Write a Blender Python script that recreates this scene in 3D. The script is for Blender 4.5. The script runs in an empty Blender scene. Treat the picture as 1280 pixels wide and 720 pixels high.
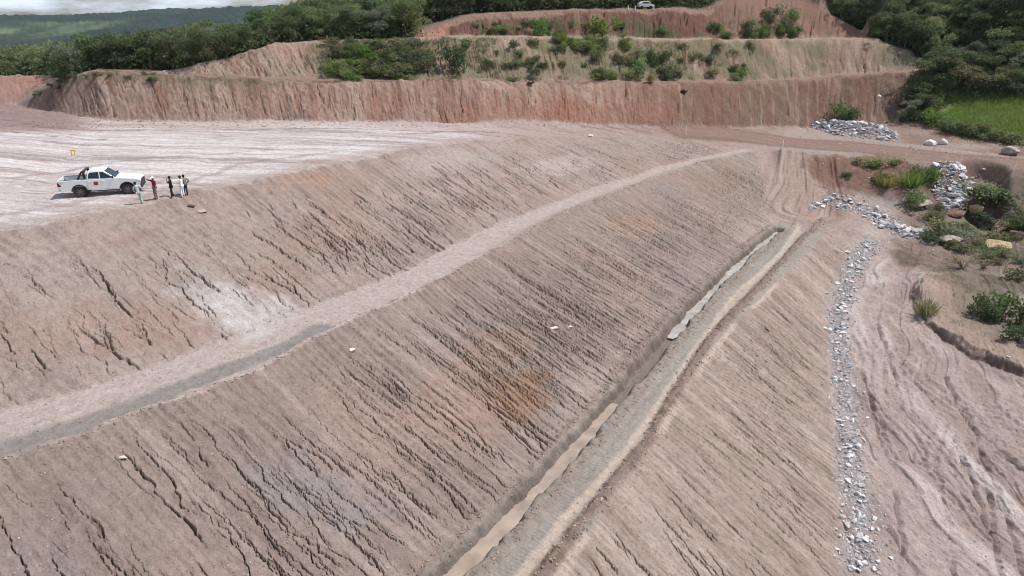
import bpy, bmesh, math, random, bisect
import numpy as np
from mathutils import Vector, Matrix
from mathutils.geometry import delaunay_2d_cdt
random.seed(7); RNG = np.random.default_rng(11)
SC = bpy.context.scene; COL = SC.collection
F = 881.0; PITCH = math.radians(21.1); CAMZ = 11.2     # camera measured off the photograph (1280 px wide)
CP, SP = math.cos(PITCH), math.sin(PITCH)

# ------------------------------------------------------------------ measuring helpers
def ray(px, py):
    u = (px-640)/F; v = (360-py)/F
    return np.array([u, CP+v*SP, -SP+v*CP])
def bp(px, py, z):
    d = ray(px, py); t = (z-CAMZ)/d[2]
    return (d[0]*t, d[1]*t, z)
def az(p): return math.atan2(p[0], p[1])
def rng(p): return math.hypot(p[0], p[1])
def on_slope(line, pts, k):
    """points of a slope line seen at pts, rising 1:k behind a lower line already known in 3D"""
    a = np.array([az(p) for p in line]); r = np.array([rng(p) for p in line]); zz = np.array([p[2] for p in line])
    o = np.argsort(a); a, r, zz = a[o], r[o], zz[o]
    out = []
    for px, py in pts:
        d = ray(px, py); al = math.atan2(d[0], d[1]); hl = math.hypot(d[0], d[1])
        R = np.interp(al, a, r); zb = np.interp(al, a, zz)
        t = (R + k*(CAMZ-zb))/(hl-k*d[2])
        out.append((d[0]*t, d[1]*t, CAMZ+d[2]*t))
    return out
def push(line, dist, dz):
    out = []
    for p in line:
        r = rng(p); q = (r+dist)/r
        out.append((p[0]*q, p[1]*q, p[2]+dz))
    return out
def pol(px, d, z):
    a = math.atan2((px-640)/F, CP + 0.36*SP)
    return (d*math.sin(a), d*math.cos(a), z)

# ------------------------------------------------------------------ noise
def _h(i, j, seed):
    with np.errstate(over='ignore'):
        h = (i.astype(np.uint32)*np.uint32(374761393) + j.astype(np.uint32)*np.uint32(668265263) + np.uint32((seed*2246822519) & 0xffffffff))
        h = (h ^ (h >> np.uint32(13)))*np.uint32(1274126177)
        h = h ^ (h >> np.uint32(16))
    return (h & np.uint32(0xffffff)).astype(np.float32)/np.float32(0x7fffff) - np.float32(1)
def vn(x, y, seed=0):
    x = np.asarray(x, np.float32); y = np.asarray(y, np.float32)
    fi = np.floor(x); fj = np.floor(y); u = x-fi; v = y-fj
    i = fi.astype(np.int32); j = fj.astype(np.int32)
    u = u*u*(3-2*u); v = v*v*(3-2*v)
    a = _h(i, j, seed); b = _h(i+1, j, seed); c = _h(i, j+1, seed); d = _h(i+1, j+1, seed)
    return (a+(b-a)*u) + ((c+(d-c)*u)-(a+(b-a)*u))*v
def fbm(x, y, o=4, seed=0, gain=.5):
    r = 0; amp = 1; tot = 0
    for k in range(o):
        r = r + amp*vn(x*(2.03**k)+k*17.3, y*(2.03**k)-k*9.1, seed+k); tot += amp; amp *= gain
    return r/tot
def sst(a, b, x):
    t = np.clip((x-a)/(b-a), 0, 1); return t*t*(3-2*t)

# ------------------------------------------------------------------ breaklines of the site (pixel, pixel, height) -> 3D
def L(*pts): return [bp(*p) for p in pts]
crest = L((0,289,0),(81,277,0),(141,262,0),(198,250,0),(235,244,0),(269,235,0),(303,228.6,0),(350,220,0),(400,209,0),(474,193,-.1),(541,182,-.3),(588,176.5,-.7),(650,173.5,-1.6),(736,171,-3),(850,173.5,-4.2),(954,183,-5))
b1in = L(*[(x,y,-5) for x,y in [(0,512),(31,505),(100,487),(163,466),(225,445),(276,426),(343,402),(400,378),(491,345),(534,323),(608,286),(666,264),(736,237),(830,207),(935,184.5)]])
b1out = L(*[(x,y,-5.15) for x,y in [(0,578),(113,541),(187,510),(257,489),(323,463),(400,420),(487,381.6),(548,352),(615,315),(703,268),(770,240),(830,218),(880,202),(952,187)]])
toe = L(*[(x,y,-9.75) for x,y in [(528,712),(567,669),(641,607),(703,541),(765,489),(820,440),(850,403),(884,365),(927,318),(964,286)]])
rr = L(*[(x,y,-10) for x,y in [(690,725),(715,690),(760,625),(812,557),(850,490),(884,440),(940,385),(984,341),(1032,292)]])
rockL = L((1048,708,-14.6),(1050,627,-14.3),(1044,568,-14),(1040,502,-13.6),(1037,455,-13.2),(1035,422,-12.8),(1031,388,-12.3),(1038,365,-12),(1052,334,-11.5),(1065,304,-10.9))
rockR = L((1107,716,-14.75),(1103,658,-14.45),(1085,595,-14.15),(1079,518,-13.75),(1072,463,-13.35),(1060,425,-12.95),(1066,388,-12.4),(1079,351,-11.95),(1088,324,-11.5),(1114,297,-10.95))
uprock = L((1015,262,-9.75),(1045,258,-9.8),(1085,267,-10.1),(1110,277,-10.4),(1135,290,-10.75),(1180,301,-11.0))
E0 = np.array([crest[9][0]-crest[0][0], crest[9][1]-crest[0][1]]); E0 /= np.linalg.norm(E0)
N0 = np.array([E0[1], -E0[0]]); C0 = np.array(crest[0][:2])
def sn(p):
    d = np.array(p[:2])-C0; return float(d@E0), float(d@N0)
def W(s, n, z):
    q = C0+s*E0+n*N0; return (q[0], q[1], z)
ext = lambda line, s: W(s, sn(line[0])[1], line[0][2])
crest.insert(0, ext(crest, -30)); b1in.insert(0, ext(b1in, -36)); b1out.insert(0, ext(b1out, -36))
toe.insert(0, ext(toe, -22)); rr.insert(0, ext(rr, -20)); rockL.insert(0, ext(rockL, -6)); rockR.insert(0, ext(rockR, -6))

base = L((-60,150,0),(30,136,0),(84,145,0),(134,151,0),(250,152,0),(400,152.5,0),(568,154,-.8),(753,156,-2.2),(830,158.5,-3),(930,160,-4.2),(1018,160,-5),(1090,157,-4.4),(1130,152,-3.8))
base = base[1:]
T1 = on_slope(base, [(40,120),(81,97),(118,89),(161,90),(235,96),(323,98),(430,101.5),(534,101.5),(669,102.5),(830,103.5),(941,102.5),(1008,99),(1065,94),(1112,91.5),(1165,88.5)], 1.3)
T1b = push(T1[2:], 2.2, .05)
T2 = on_slope(T1b, [(205,90),(235,88),(289,70.6),(343,55),(407,50),(470,49),(528,47.5),(581,46),(700,47),(780,48),(850,50),(944,50),(1025,49),(1092,47.5),(1140,67),(1178,84)], 1.42)
T2b = push(T2[4:14], 3.5, .05)
T3 = on_slope(T2b, [(528,38),(560,28),(580,20),(618,17),(669,15),(776,12),(840,12),(885,15),(915,-8),(985,-12),(1005,0),(1038,17),(1079,40)], 1.4)
T3b = push(T3, 6, .1)
roadU = L((870,164,-3.8),(1000,170,-5),(1060,176,-5.1),(1139,184,-5.4),(1200,192,-5.7),(1280,200,-5.9),(1500,222,-6.2))
roadD = L((985,188,-5.1),(1060,191,-5.4),(1139,200,-5.7),(1200,206,-5.9),(1280,213,-6.1),(1500,240,-6.4))
verge = on_slope(roadU, [(1139,172),(1200,180),(1280,186),(1500,205)], 8)
g1 = on_slope(verge, [(1150,152),(1200,165),(1280,176),(1500,192)], 5.5)
g2 = on_slope(g1, [(1158,122),(1200,128),(1280,130),(1500,135)], 3.0)
g3 = on_slope(g2, [(1185,84),(1280,70),(1500,60)], 2.2)
g4 = on_slope(g3, [(1120,30),(1200,10),(1280,-10),(1500,-40)], 2.0)
lslope = L((-300,139,0),(-60,136,0),(20,131,0))
lslopeT = on_slope(lslope, [(-300,104),(-60,97),(20,95),(72,94)], 1.7)

lines = [crest, b1in, b1out, toe, rr, rockL, rockR, uprock, base, T1, T1b, T2, T2b, T3, T3b, roadU, roadD, verge, g1, g2, g3, g4, lslope, lslopeT]
loose = []
loose += L((975,266,-9.7),(1000,262,-9.65),(985,205,-6.3),(990,228,-7.7),(1030,200,-5.9),(1045,225,-7.8),(1060,238,-8.6),(1100,250,-9.4),(1150,264,-10.1),(1200,292,-11),(1235,285,-11.5),(1280,310,-11),(1280,265,-10.2),(1230,250,-9.2),(1500,300,-10.5),(1500,270,-9),
  (1090,215,-6.9),(1140,225,-7.4),(1165,240,-8.8),(1200,330,-11.4),(1280,350,-11.3),(1120,330,-11.75),(1120,400,-12.9),(1150,480,-13.6),(1280,480,-13.7),(1200,600,-14.4),(1280,720,-15),(1280,600,-14.5),(1500,600,-14.5),(1500,400,-12.5),(1045,285,-10.05),(1055,272,-10.05))
loose += [W(-25,45,-15), W(-25,60,-15.5), W(0,70,-15.5), W(-60,60,-15), W(-60,0,0), W(-60,-40,0), W(-60,-120,0), W(-60,12,-5), W(-60,30,-10), W(-60,17,-5), W(-60,34,-10), W(40,75,-13.5), W(-45,90,-15.5)]
# beyond the site: forest ground, valley and the far ridge
def ring(d, pts): return [pol(px, d, z) for px, z in pts]
loose += ring(112, [(-400,3.5),(-150,3.5)])
loose += ring(128, [(-400,3.2),(-150,3),(0,3.2),(145,3.6),(215,4.6),(276,6),(323,7),(370,8.5),(400,10),(470,12)])
loose += ring(150, [(-400,2),(-150,2),(0,2),(145,3),(215,4),(276,6),(323,7),(370,9),(400,11),(470,14),(560,15),(700,15.5),(850,16),(1000,22),(1100,26),(1280,24),(1700,26)])
loose += ring(185, [(-400,-6),(-150,-6),(0,-6),(145,-6),(276,-2),(370,6),(400,9),(470,15),(560,18),(700,19),(850,22),(1000,28),(1100,33),(1280,36),(1700,40)])
loose += ring(260, [(-400,-20),(0,-20),(276,-18),(370,-10),(470,8),(560,18),(850,25),(1100,40),(1280,48),(1700,50)])
loose += ring(600, [(-600,-60),(0,-60),(370,-55),(560,-30),(850,-20),(1280,20),(1900,20)])
loose += ring(1000, [(-600,-52),(0,-52),(370,-46),(560,-40),(850,-40),(1280,-30),(1900,-30)])
far = []
for px, py in [(-500,22),(-200,14),(-80,19),(0,19),(67,18.5),(161,15),(202,11),(255,10),(300,8.5),(336,7),(356,6),(383,11.5),(450,17),(600,22),(850,25),(1280,20),(1900,20)]:
    d = ray(px, py); t = 1500/math.hypot(d[0], d[1]); far.append((d[0]*t, d[1]*t, CAMZ+d[2]*t))
lines.append(far)
loose += ring(2400, [(-700,-20),(0,-20),(400,-20),(850,-20),(1280,-20),(2200,-20)])
loose += [(-400,20,0),(-300,-30,0),(-60,-40,-15),(80,-40,-15),(300,-30,-10),(400,30,0),(150,30,-11),(-1500,0,-40),(1500,0,-40),(130,60,-6)]

V2, Z2, ED = [], [], []
def addv(p):
    for i in range(len(V2)-1, max(-1, len(V2)-400), -1):
        if abs(V2[i][0]-p[0]) < .05 and abs(V2[i][1]-p[1]) < .05: return i
    V2.append((p[0], p[1])); Z2.append(p[2]); return len(V2)-1
for ln in lines:
    ids = [addv(p) for p in ln]
    ED += [(a, b) for a, b in zip(ids, ids[1:]) if a != b]
for p in loose: addv(p)
ov, oe, of, ovo, _, _ = delaunay_2d_cdt([Vector(v) for v in V2], ED, [], 0, 1e-4, True)
P2 = np.array([[v.x, v.y] for v in ov]); PZ = np.zeros(len(P2)); A2 = np.array(V2); AZ = np.array(Z2)
for i, o in enumerate(ovo):
    if o: PZ[i] = AZ[o[0]]
    else:
        d = np.hypot(*(A2-P2[i]).T); q = np.argsort(d)[:3]; w = 1/(d[q]+.01); PZ[i] = (AZ[q]*w).sum()/w.sum()
TRI = []
for f in of:
    for k in range(1, len(f)-1): TRI.append((f[0], f[k], f[k+1]))
def raster(x0, y0, x1, y1, c):
    nx = int((x1-x0)/c)+1; ny = int((y1-y0)/c)+1
    G = np.full((ny, nx), np.nan, np.float32)
    for a, b, d in TRI:
        p = P2[[a, b, d]]; z = PZ[[a, b, d]]
        i0 = max(0, int(math.floor((p[:,0].min()-x0)/c))); i1 = min(nx-1, int(math.ceil((p[:,0].max()-x0)/c)))
        j0 = max(0, int(math.floor((p[:,1].min()-y0)/c))); j1 = min(ny-1, int(math.ceil((p[:,1].max()-y0)/c)))
        if i1 < i0 or j1 < j0: continue
        X, Y = np.meshgrid(x0+np.arange(i0, i1+1)*c, y0+np.arange(j0, j1+1)*c)
        det = (p[1,1]-p[2,1])*(p[0,0]-p[2,0])+(p[2,0]-p[1,0])*(p[0,1]-p[2,1])
        if abs(det) < 1e-9: continue
        l0 = ((p[1,1]-p[2,1])*(X-p[2,0])+(p[2,0]-p[1,0])*(Y-p[2,1]))/det
        l1 = ((p[2,1]-p[0,1])*(X-p[2,0])+(p[0,0]-p[2,0])*(Y-p[2,1]))/det
        l2 = 1-l0-l1; m = (l0 > -1e-6) & (l1 > -1e-6) & (l2 > -1e-6)
        G[j0:j1+1, i0:i1+1][m] = (l0*z[0]+l1*z[1]+l2*z[2])[m]
    G[np.isnan(G)] = -10
    return G
def blur(G, n):
    for _ in range(n):
        G = np.pad(G, 1, mode='edge')
        G = (G[:-2]+2*G[1:-1]+G[2:])/4
        G = (G[:, :-2]+2*G[:, 1:-1]+G[:, 2:])/4
    return G
NX0, NY0, NX1, NY1, NC = -130, -5, 150, 195, .2
GN = blur(raster(NX0, NY0, NX1, NY1, NC), 3)
FX0, FY0, FX1, FY1, FC = -2000, -30, 2200, 2600, 6.0
GF = blur(raster(FX0, FY0, FX1, FY1, FC), 2)
def bil(G, x0, y0, c, x, y):
    u = np.clip((x-x0)/c, 0, G.shape[1]-1.001); v = np.clip((y-y0)/c, 0, G.shape[0]-1.001)
    i = u.astype(np.int32); j = v.astype(np.int32); u = u-i; v = v-j
    return (G[j,i]*(1-u)+G[j,i+1]*u)*(1-v)+(G[j+1,i]*(1-u)+G[j+1,i+1]*u)*v
def base_h(x, y):
    n = bil(GN, NX0, NY0, NC, x, y); f = bil(GF, FX0, FY0, FC, x, y)
    e = np.minimum(np.minimum(x-NX0, NX1-x), np.minimum(y-NY0, NY1-y)); w = np.clip(e/10, 0, 1)
    return n*w+f*(1-w)

# ------------------------------------------------------------------ the ground sheet (finer near, coarser far)
fa = math.radians(47)
TH = np.concatenate([np.linspace(-1.75, -fa, 90, endpoint=False), np.linspace(-fa, fa, 2100), np.linspace(fa, 1.75, 91)[1:]])
rs = [5.0]
while rs[-1] < 3200:
    r = rs[-1]; k = .012 if r < 20 else (.0016 if r < 70 else (.002 if r < 100 else (.003 if r < 135 else (.008 if r < 260 else (.012 if r < 1700 else .05)))))
    rs.append(r*(1+k))
RR = np.array(rs)
T_, R_ = np.meshgrid(TH, RR)
SH = T_.shape
th = T_.ravel(); rad = R_.ravel()
X = (rad*np.sin(th)).astype(np.float32); Y = (rad*np.cos(th)).astype(np.float32)
print('ground grid', SH)
Z = base_h(X, Y).astype(np.float32)
S = ((X-C0[0])*E0[0]+(Y-C0[1])*E0[1]).astype(np.float32); N = ((X-C0[0])*N0[0]+(Y-C0[1])*N0[1]).astype(np.float32)
def nline(line):
    q = sorted(sn(p) for p in line); s = np.array([a for a, _ in q]); n = np.array([b for _, b in q])
    return np.interp(S, s, n).astype(np.float32)
nC, nI, nO, nT, nR, nK, nKR = [nline(l) for l in (crest, b1in, b1out, toe, rr, rockL, rockR)]
def rline(line):
    q = sorted((az(p), rng(p)) for p in line); return np.interp(th, [a for a, _ in q], [b for _, b in q]).astype(np.float32)
rB, r1, r1b, r2, r2b, r3 = [rline(l) for l in (base, T1, T1b, T2, T2b, T3)]
rLs, rLt = rline(lslope), rline(lslopeT)
near = rad < 230
def azpx(px): return math.atan2((px-640)/F, CP+.3*SP)

def lin(r, g, b):
    c = np.array([r, g, b], float)/255
    return np.where(c <= .04045, c/12.92, ((c+.055)/1.055)**2.4).astype(np.float32)
C = np.empty((X.size, 3), np.float32); C[:] = lin(165, 142, 131)
WET = np.zeros(X.size, np.float32)
def mixc(mask, col, k=1.0):
    """mask: (index array, weights) or full weights"""
    if isinstance(mask, tuple): i, w = mask
    else: i = np.nonzero(mask > .002)[0]; w = mask[i]
    w = (w*k)[:, None]; C[i] = C[i]*(1-w)+lin(*col)*w
Q1 = np.zeros_like(X); Q2 = np.zeros_like(X); Q3 = np.zeros_like(X)
ii = np.nonzero(near)[0]
Q1[ii] = fbm(X[ii]*.25, Y[ii]*.25, 4, 3); Q2[ii] = fbm(X[ii]*1.1, Y[ii]*1.1, 4, 13); Q3[ii] = fbm(X[ii]*5, Y[ii]*5, 2, 23)
def band(v, a, b, soft):   # soft-edged band, noise-edged
    return sst(a-soft, a+soft, v)*(1-sst(b-soft, b+soft, v))
# ------------------------------------------------------------------ region weights
send = np.interp(N, [5, 14, 18, 26, 32], [84, 81, 78, 63, 62]).astype(np.float32)     # right-hand end of the embankment
emb = 1-sst(-1.2, 1.2, S-send)
wob = .35*Q2
m_up = band(N, nC+wob*.5, nI+wob, .25)*emb
m_b = band(N, nI+wob, nO+wob*.5, .3)*emb
m_lo = band(N, nO+wob*.5, nT, .3)*emb
m_rd = band(N, nT, nR+.3*Q2, .25)*(1-sst(63, 67, S))
s3 = 1-sst(62, 65, S)
m_3 = band(N, nR+.3*Q2, nK, .3)*s3
m_pl = (1-sst(-.3, .3, N-nC-.3*Q2))*(1-sst(-1, .5, rad-rB))
m_rt = sst(-.4, .4, N-nK)*(rad < 95)
t_c1 = np.clip((rad-rB)/np.maximum(r1-rB, .3), 0, 1)
m_c1 = band(rad, rB+.25*Q2, r1+.4*Q2, .25)*(th > azpx(22))*(1-sst(azpx(1132), azpx(1142), th-.02*(t_c1-.3)))
m_c1b = band(rad, r1, r1b, .25)*(th > azpx(110))*(1-sst(azpx(1160), azpx(1185), th))
m_c2 = band(rad, r1b, r2+.4*Q2, .3)*(th > azpx(210))*(1-sst(azpx(1172), azpx(1186), th))
m_c2b = band(rad, r2, r2b, .3)*(th > azpx(400))*(th < azpx(1100))
m_c3 = band(rad, r2b, r3, .3)*(th > azpx(515))*(th < azpx(1095))
m_ls = band(rad, rLs, rLt+.6*Q2, .4)*(1-sst(azpx(60), azpx(85), th))
# wooded ground everywhere behind
edge = np.where(th < azpx(72), rLt+.5, np.where(th < azpx(225), r1b+1.5, np.where(th < azpx(520), r2+.8, np.where(th < azpx(1010), r3+7, 0))))
gR = rline(g2)
edgeR = np.interp(th, [azpx(1005), azpx(1040), azpx(1082), azpx(1100), azpx(1140), azpx(1178)], [r3.max()+8]+[0]*5)
hx = np.interp(th, [az(p) for p in T3[10:]]+[az(T2[13]), az(T2[14]), az(T2[15])], [rng(p) for p in T3[10:]]+[rng(T2[13]), rng(T2[14]), rng(T2[15])])
rg1 = rline(g1)
edge = np.where(th >= azpx(1010), hx+1.0, edge); edge = np.where(th >= azpx(1176), rline(g1)+1.0, edge)
# hillside wraps round the right end of the cut
edge = np.where((th >= azpx(1134)) & (th < azpx(1180)), rline(g1)+.8, edge).astype(np.float32)
m_f = sst(-1.2, 1.2, rad-edge+1.5*Q1)*(1-np.clip(m_c1+m_c1b+m_c2, 0, 1))
# ------------------------------------------------------------------ rills and other relief
D = np.zeros_like(X)
def rills(mask, lat, t, count, lat0, lat1, w=(.05, .14), d=(.1, .35), t0=(.05, .6), ln=(.2, .7), span=1., wander=.5, skew=0., seed=0, breakup=.35, dens=None):
    r = np.random.default_rng(seed)
    idx = np.nonzero(mask > .3)[0]; o = np.argsort(lat[idx]); idx = idx[o]; ls = lat[idx]; tt = t[idx]; mk = mask[idx]
    acc = np.zeros(len(idx), np.float32)
    for k in range(count):
        l0 = r.uniform(lat0, lat1)
        if dens is not None and r.random() > dens(l0): continue
        a = r.uniform(*t0); b = min(1.02, a+r.uniform(*ln)); ww = r.uniform(*w); dd = r.uniform(*d)*(.6+.8*r.random()**2)
        R = wander+4*ww+abs(skew)
        i0, i1 = np.searchsorted(ls, [l0-R, l0+R])
        if i1 <= i0: continue
        T = tt[i0:i1]; sel = (T > a) & (T < b)
        if not sel.any(): continue
        q = np.nonzero(sel)[0]+i0; T = tt[q]; u = (T-a)/(b-a)
        c = l0 + skew*(T-.5) + wander*(.55*vn(T*span*.35+k*3.1, T*0+k, 5)+.22*vn(T*span*1.3, T*0+k*1.7, 6)+.12*vn(T*span*4, T*0+k*1.3, 8))+.045*vn(T*span*9, T*0+k*2.3, 12)+.03*vn(T*span*22, T*0+k*.7, 13)
        amp = np.minimum(1, 4*u)*np.minimum(1, 5*(1-u))*sst(breakup-.5, breakup+.25, vn(T*span*.8, T*0+k*7.7, 7)+.35)
        wl = ww*(.7+.6*u+.4*vn(T*span*2.5, T*0+k*2.9, 9))
        ds = (ls[q]-c)/np.maximum(wl, .02)
        prof = np.where(ds > 0, np.clip(1.9-ds*1.9, 0, 1), np.clip(1.5+ds*2.4, 0, 1))
        acc[q] = np.maximum(acc[q], dd*amp*prof)
    D[idx] -= acc*mk
    return idx, acc
tU = np.clip((N-nC)/np.maximum(nI-nC, .3), 0, 1); tL = np.clip((N-nO)/np.maximum(nT-nO, .3), 0, 1); t3 = np.clip((N-nR)/np.maximum(nK-nR, .3), 0, 1)
# ridges left by the machines working down the slopes + cleat marks
def ridges(m, t, seed, amp=.045, f=.95):
    i = np.nonzero(m > .05)[0]; s = S[i]; n = N[i]
    sw = s+.25*vn(n*.25, s*.15, seed)
    wv = np.sin(2*np.pi*(sw*f+.6*vn(s*.35, n*.12, seed+1)))
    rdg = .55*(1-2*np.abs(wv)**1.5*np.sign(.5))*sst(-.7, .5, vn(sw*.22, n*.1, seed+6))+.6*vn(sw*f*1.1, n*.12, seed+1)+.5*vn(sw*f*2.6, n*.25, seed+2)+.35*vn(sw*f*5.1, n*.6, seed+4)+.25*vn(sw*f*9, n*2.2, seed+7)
    D[i] += amp*rdg*m[i]
    cl = np.sin(n*2*np.pi/.3+3*vn(sw*.9, n*.1, seed+3)+2*rdg)*sst(-.1, .5, vn(sw*.6, n*.25, seed+5))
    D[i] += .016*cl*m[i]
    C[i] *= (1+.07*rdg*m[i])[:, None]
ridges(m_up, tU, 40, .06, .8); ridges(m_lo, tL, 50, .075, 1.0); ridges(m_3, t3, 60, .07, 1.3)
rills(m_up, S, tU, 95, -22, 24, w=(.03,.085), d=(.35,.8), t0=(.3,.75), ln=(.15,.5), span=11, wander=1.0, seed=1)
rills(m_up, S, tU, 240, -22, 24, w=(.02,.045), d=(.12,.32), t0=(.15,.8), ln=(.1,.45), span=11, wander=.8, seed=2)
rills(m_up, S, tU, 430, 14, 76, w=(.035,.095), d=(.25,.6), t0=(.15,.7), ln=(.15,.55), span=11, wander=.7, seed=3)
rills(m_lo, S, tL, 190, -26, 25, w=(.022,.06), d=(.25,.6), t0=(.04,.7), ln=(.25,.75), span=12, wander=.6, breakup=.05, seed=4)
rills(m_lo, S, tL, 330, -26, 30, w=(.016,.036), d=(.12,.28), t0=(.03,.8), ln=(.1,.4), span=12, wander=.5, seed=5)
rills(m_lo, S, tL, 560, 12, 76, w=(.024,.065), d=(.22,.5), t0=(.04,.55), ln=(.3,.8), span=11, wander=.5, breakup=.15, seed=6)
rills(m_3, S, t3, 230, -18, 40, w=(.025,.065), d=(.3,.65), t0=(.05,.7), ln=(.12,.5), span=9, wander=.4, skew=-2.2, seed=8)
rills(m_3, S, t3, 150, 20, 62, w=(.03,.08), d=(.15,.4), t0=(.05,.55), ln=(.2,.6), span=6, wander=.4, skew=-1, seed=9)
# cut faces behind
lc = (th*95).astype(np.float32); t1 = np.clip((rad-rB)/np.maximum(r1-rB, .3), 0, 1); t2 = np.clip((rad-r1b)/np.maximum(r2-r1b, .3), 0, 1); tt3 = np.clip((rad-r2b)/np.maximum(r3-r2b, .3), 0, 1)
rills(m_c1, lc, 1-t1, 480, -55, 55, w=(.04,.12), d=(.1,.32), t0=(0,.6), ln=(.2,.9), span=5, wander=.5, skew=.6, seed=10)
rills(m_c2, lc, 1-t2, 480, -45, 60, w=(.05,.14), d=(.12,.4), t0=(0,.5), ln=(.3,.9), span=5, wander=.4, skew=1.6, seed=11)
rills(m_c3, lc, 1-tt3, 200, -20, 50, w=(.1,.3), d=(.15,.5), t0=(0,.5), ln=(.3,.9), span=4, wander=.6, seed=12)
mc = np.clip(m_c1+m_c2+m_c3+m_ls, 0, 1); i = np.nonzero(mc > .02)[0]
D[i] += mc[i]*(.5*fbm(lc[i]*.11, rad[i]*.25, 3, 35)+.25*vn(lc[i]*.3, rad[i]*.3, 31)+.14*vn(lc[i]*1.1, rad[i]*.9, 32)+.11*vn(lc[i]*3, rad[i]*2.2, 33)+.06*vn(lc[i]*7, rad[i]*5, 34))
for rl, w_, sd_ in ((r1, .5, 36), (r2, .6, 37), (r3, .6, 38)):     # crumbling edges of the benches
    j = np.nonzero((np.abs(rad-rl) < 1.6) & (th > azpx(60)) & (th < azpx(1170)))[0]; D[j] += np.exp(-((rad[j]-rl[j])/.7)**2)*w_*(fbm(lc[j]*.6, rad[j]*.6, 4, sd_)-.15)
# general lumpiness
i = ii; q4 = fbm(X[i]*8.5, Y[i]*8.5, 2, 24); q5 = vn(X[i]*19, Y[i]*19, 25)*(rad[i] < 75); D[i] += .03*Q2[i]+.026*Q3[i]+(.022*q4+.010*q5)*(1-.6*m_pl[i])*(1-.75*np.clip(m_rd[i]+m_b[i], 0, 1))+.06*Q1[i]*(1-m_pl[i])
i = np.nonzero(m_pl > .02)[0]
D[i] += m_pl[i]*(.05*vn(X[i]*.12+.3*Q1[i], Y[i]*.9, 71)+.03*vn(X[i]*.3+.5*Q1[i], Y[i]*2.6, 72))
# broken lip along the crest
lip = np.exp(-((N-nC-.2)/1.4)**2)*(S < 70)*(rad < 120); i = np.nonzero(lip > .02)[0]
D[i] += lip[i]*(.28*fbm(S[i]*.55, N[i]*.6, 4, 81)+.06)*sst(-30, 12, S[i])
lip = np.exp(-((N-nO)/.45)**2)*emb; i = np.nonzero(lip > .02)[0]
D[i] += lip[i]*(.10+.10*fbm(S[i]*1.2, N[i]*1.2, 3, 82))
# polyline tools
def xy(px): return np.array([bp(*p)[:2] for p in px])
def pdist(pl, reach):
    """distance to a polyline (metres), with side sign and arclength; only points within reach"""
    lo = pl.min(0)-reach; hi = pl.max(0)+reach
    i = np.nonzero((X > lo[0]) & (X < hi[0]) & (Y > lo[1]) & (Y < hi[1]))[0]
    best = np.full(len(i), 1e9, np.float32); sg = np.zeros(len(i), np.float32); al = np.zeros(len(i), np.float32); acc = 0
    for a, b in zip(pl, pl[1:]):
        d = b-a; l = np.hypot(*d); u = np.clip(((X[i]-a[0])*d[0]+(Y[i]-a[1])*d[1])/l**2, 0, 1)
        dx = X[i]-a[0]-u*d[0]; dy = Y[i]-a[1]-u*d[1]; q = np.hypot(dx, dy); s = np.sign(d[0]*dy-d[1]*dx)
        m = q < best; best[m] = q[m]; sg[m] = s[m]; al[m] = (acc+u*l)[m]; acc += l
    k = best < reach
    return i[k], best[k], sg[k], al[k]
# ditch with standing water
ditch = xy([(480,800,-10),(570,714,-10),(606,678,-10),(690,592,-10),(728,548,-10),(765,507,-10),(800,466,-10),(832,428,-10),(850,407,-10),(890,363,-10),(932,322,-10),(972,289,-10)])
i, q, sg, al = pdist(ditch, 1.6)
wd = .40+.10*vn(al*.5, al*0, 91)+.07*vn(al*2.2, al*0, 92)
Zb_d = -10.0-.30*(1-sst(.55, 1.35, q/wd))
dq_ = 1-sst(.55, 1.5, (q+.10*Q2[i]+.04*Q3[i])/wd); dig = (i, dq_)
D[i] += .12*np.exp(-((q-1.9*wd)/.25)**2)*(.6+.8*vn(X[i]*2.5, Y[i]*2.5, 93))
ditch_i, ditch_q = i, q
# wheel tracks and windrow on the lower road
off = lambda px: xy([(a, b, -10) for a, b in px])
wind = off([(660,745),(688,704),(746,630),(812,548),(850,480),(890,420),(951,358),(1005,297),(1030,277)])
i, q, sg, al = pdist(wind, .9)
D[i] += .30*np.exp(-(q/.28)**2)*(.75+.5*vn(al*1.5, q*2, 94))
pale = off([(640,742),(712,646),(739,619),(789,560),(830,502),(870,440),(917,375),(978,318),(1001,284)])
i, q, sg, al = pdist(pale, 1.1)
D[i] -= .10*np.exp(-(q/.3)**2)
pale_i, pale_q, pale_al = i, q, al
rut = off([(620,735),(700,640),(760,560),(810,495),(850,450),(905,385),(960,325),(985,290)])
i, q, sg, al = pdist(rut, .9); D[i] -= .05*np.exp(-(q/.18)**2); D[i] += .012*np.sin(al*2*np.pi/.22)*np.exp(-(q/.35)**2)
# grooves of the washed-out fan below the haul road
fanc = xy([(1005,188,-5.2),(1008,215,-6.8),(1010,240,-8.3),(1000,266,-9.7)])
i, q, sg, al = pdist(fanc, 9)
fw = (1-sst(3.0, 5.0+.2*al, q))*sst(.5, 2, al)*sst(send[i]-1.5, send[i]+1, S[i]); u = q*sg/(1+.03*al)
D[i] += fw*(.5*vn(u*.75+.35*vn(al*.3, u, 97), al*.06, 98)+.3*vn(u*1.9, al*.1, 99)+.12*vn(u*5, al*.3, 96))
fan_i, fan_w, fan_u = i, fw, u
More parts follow.
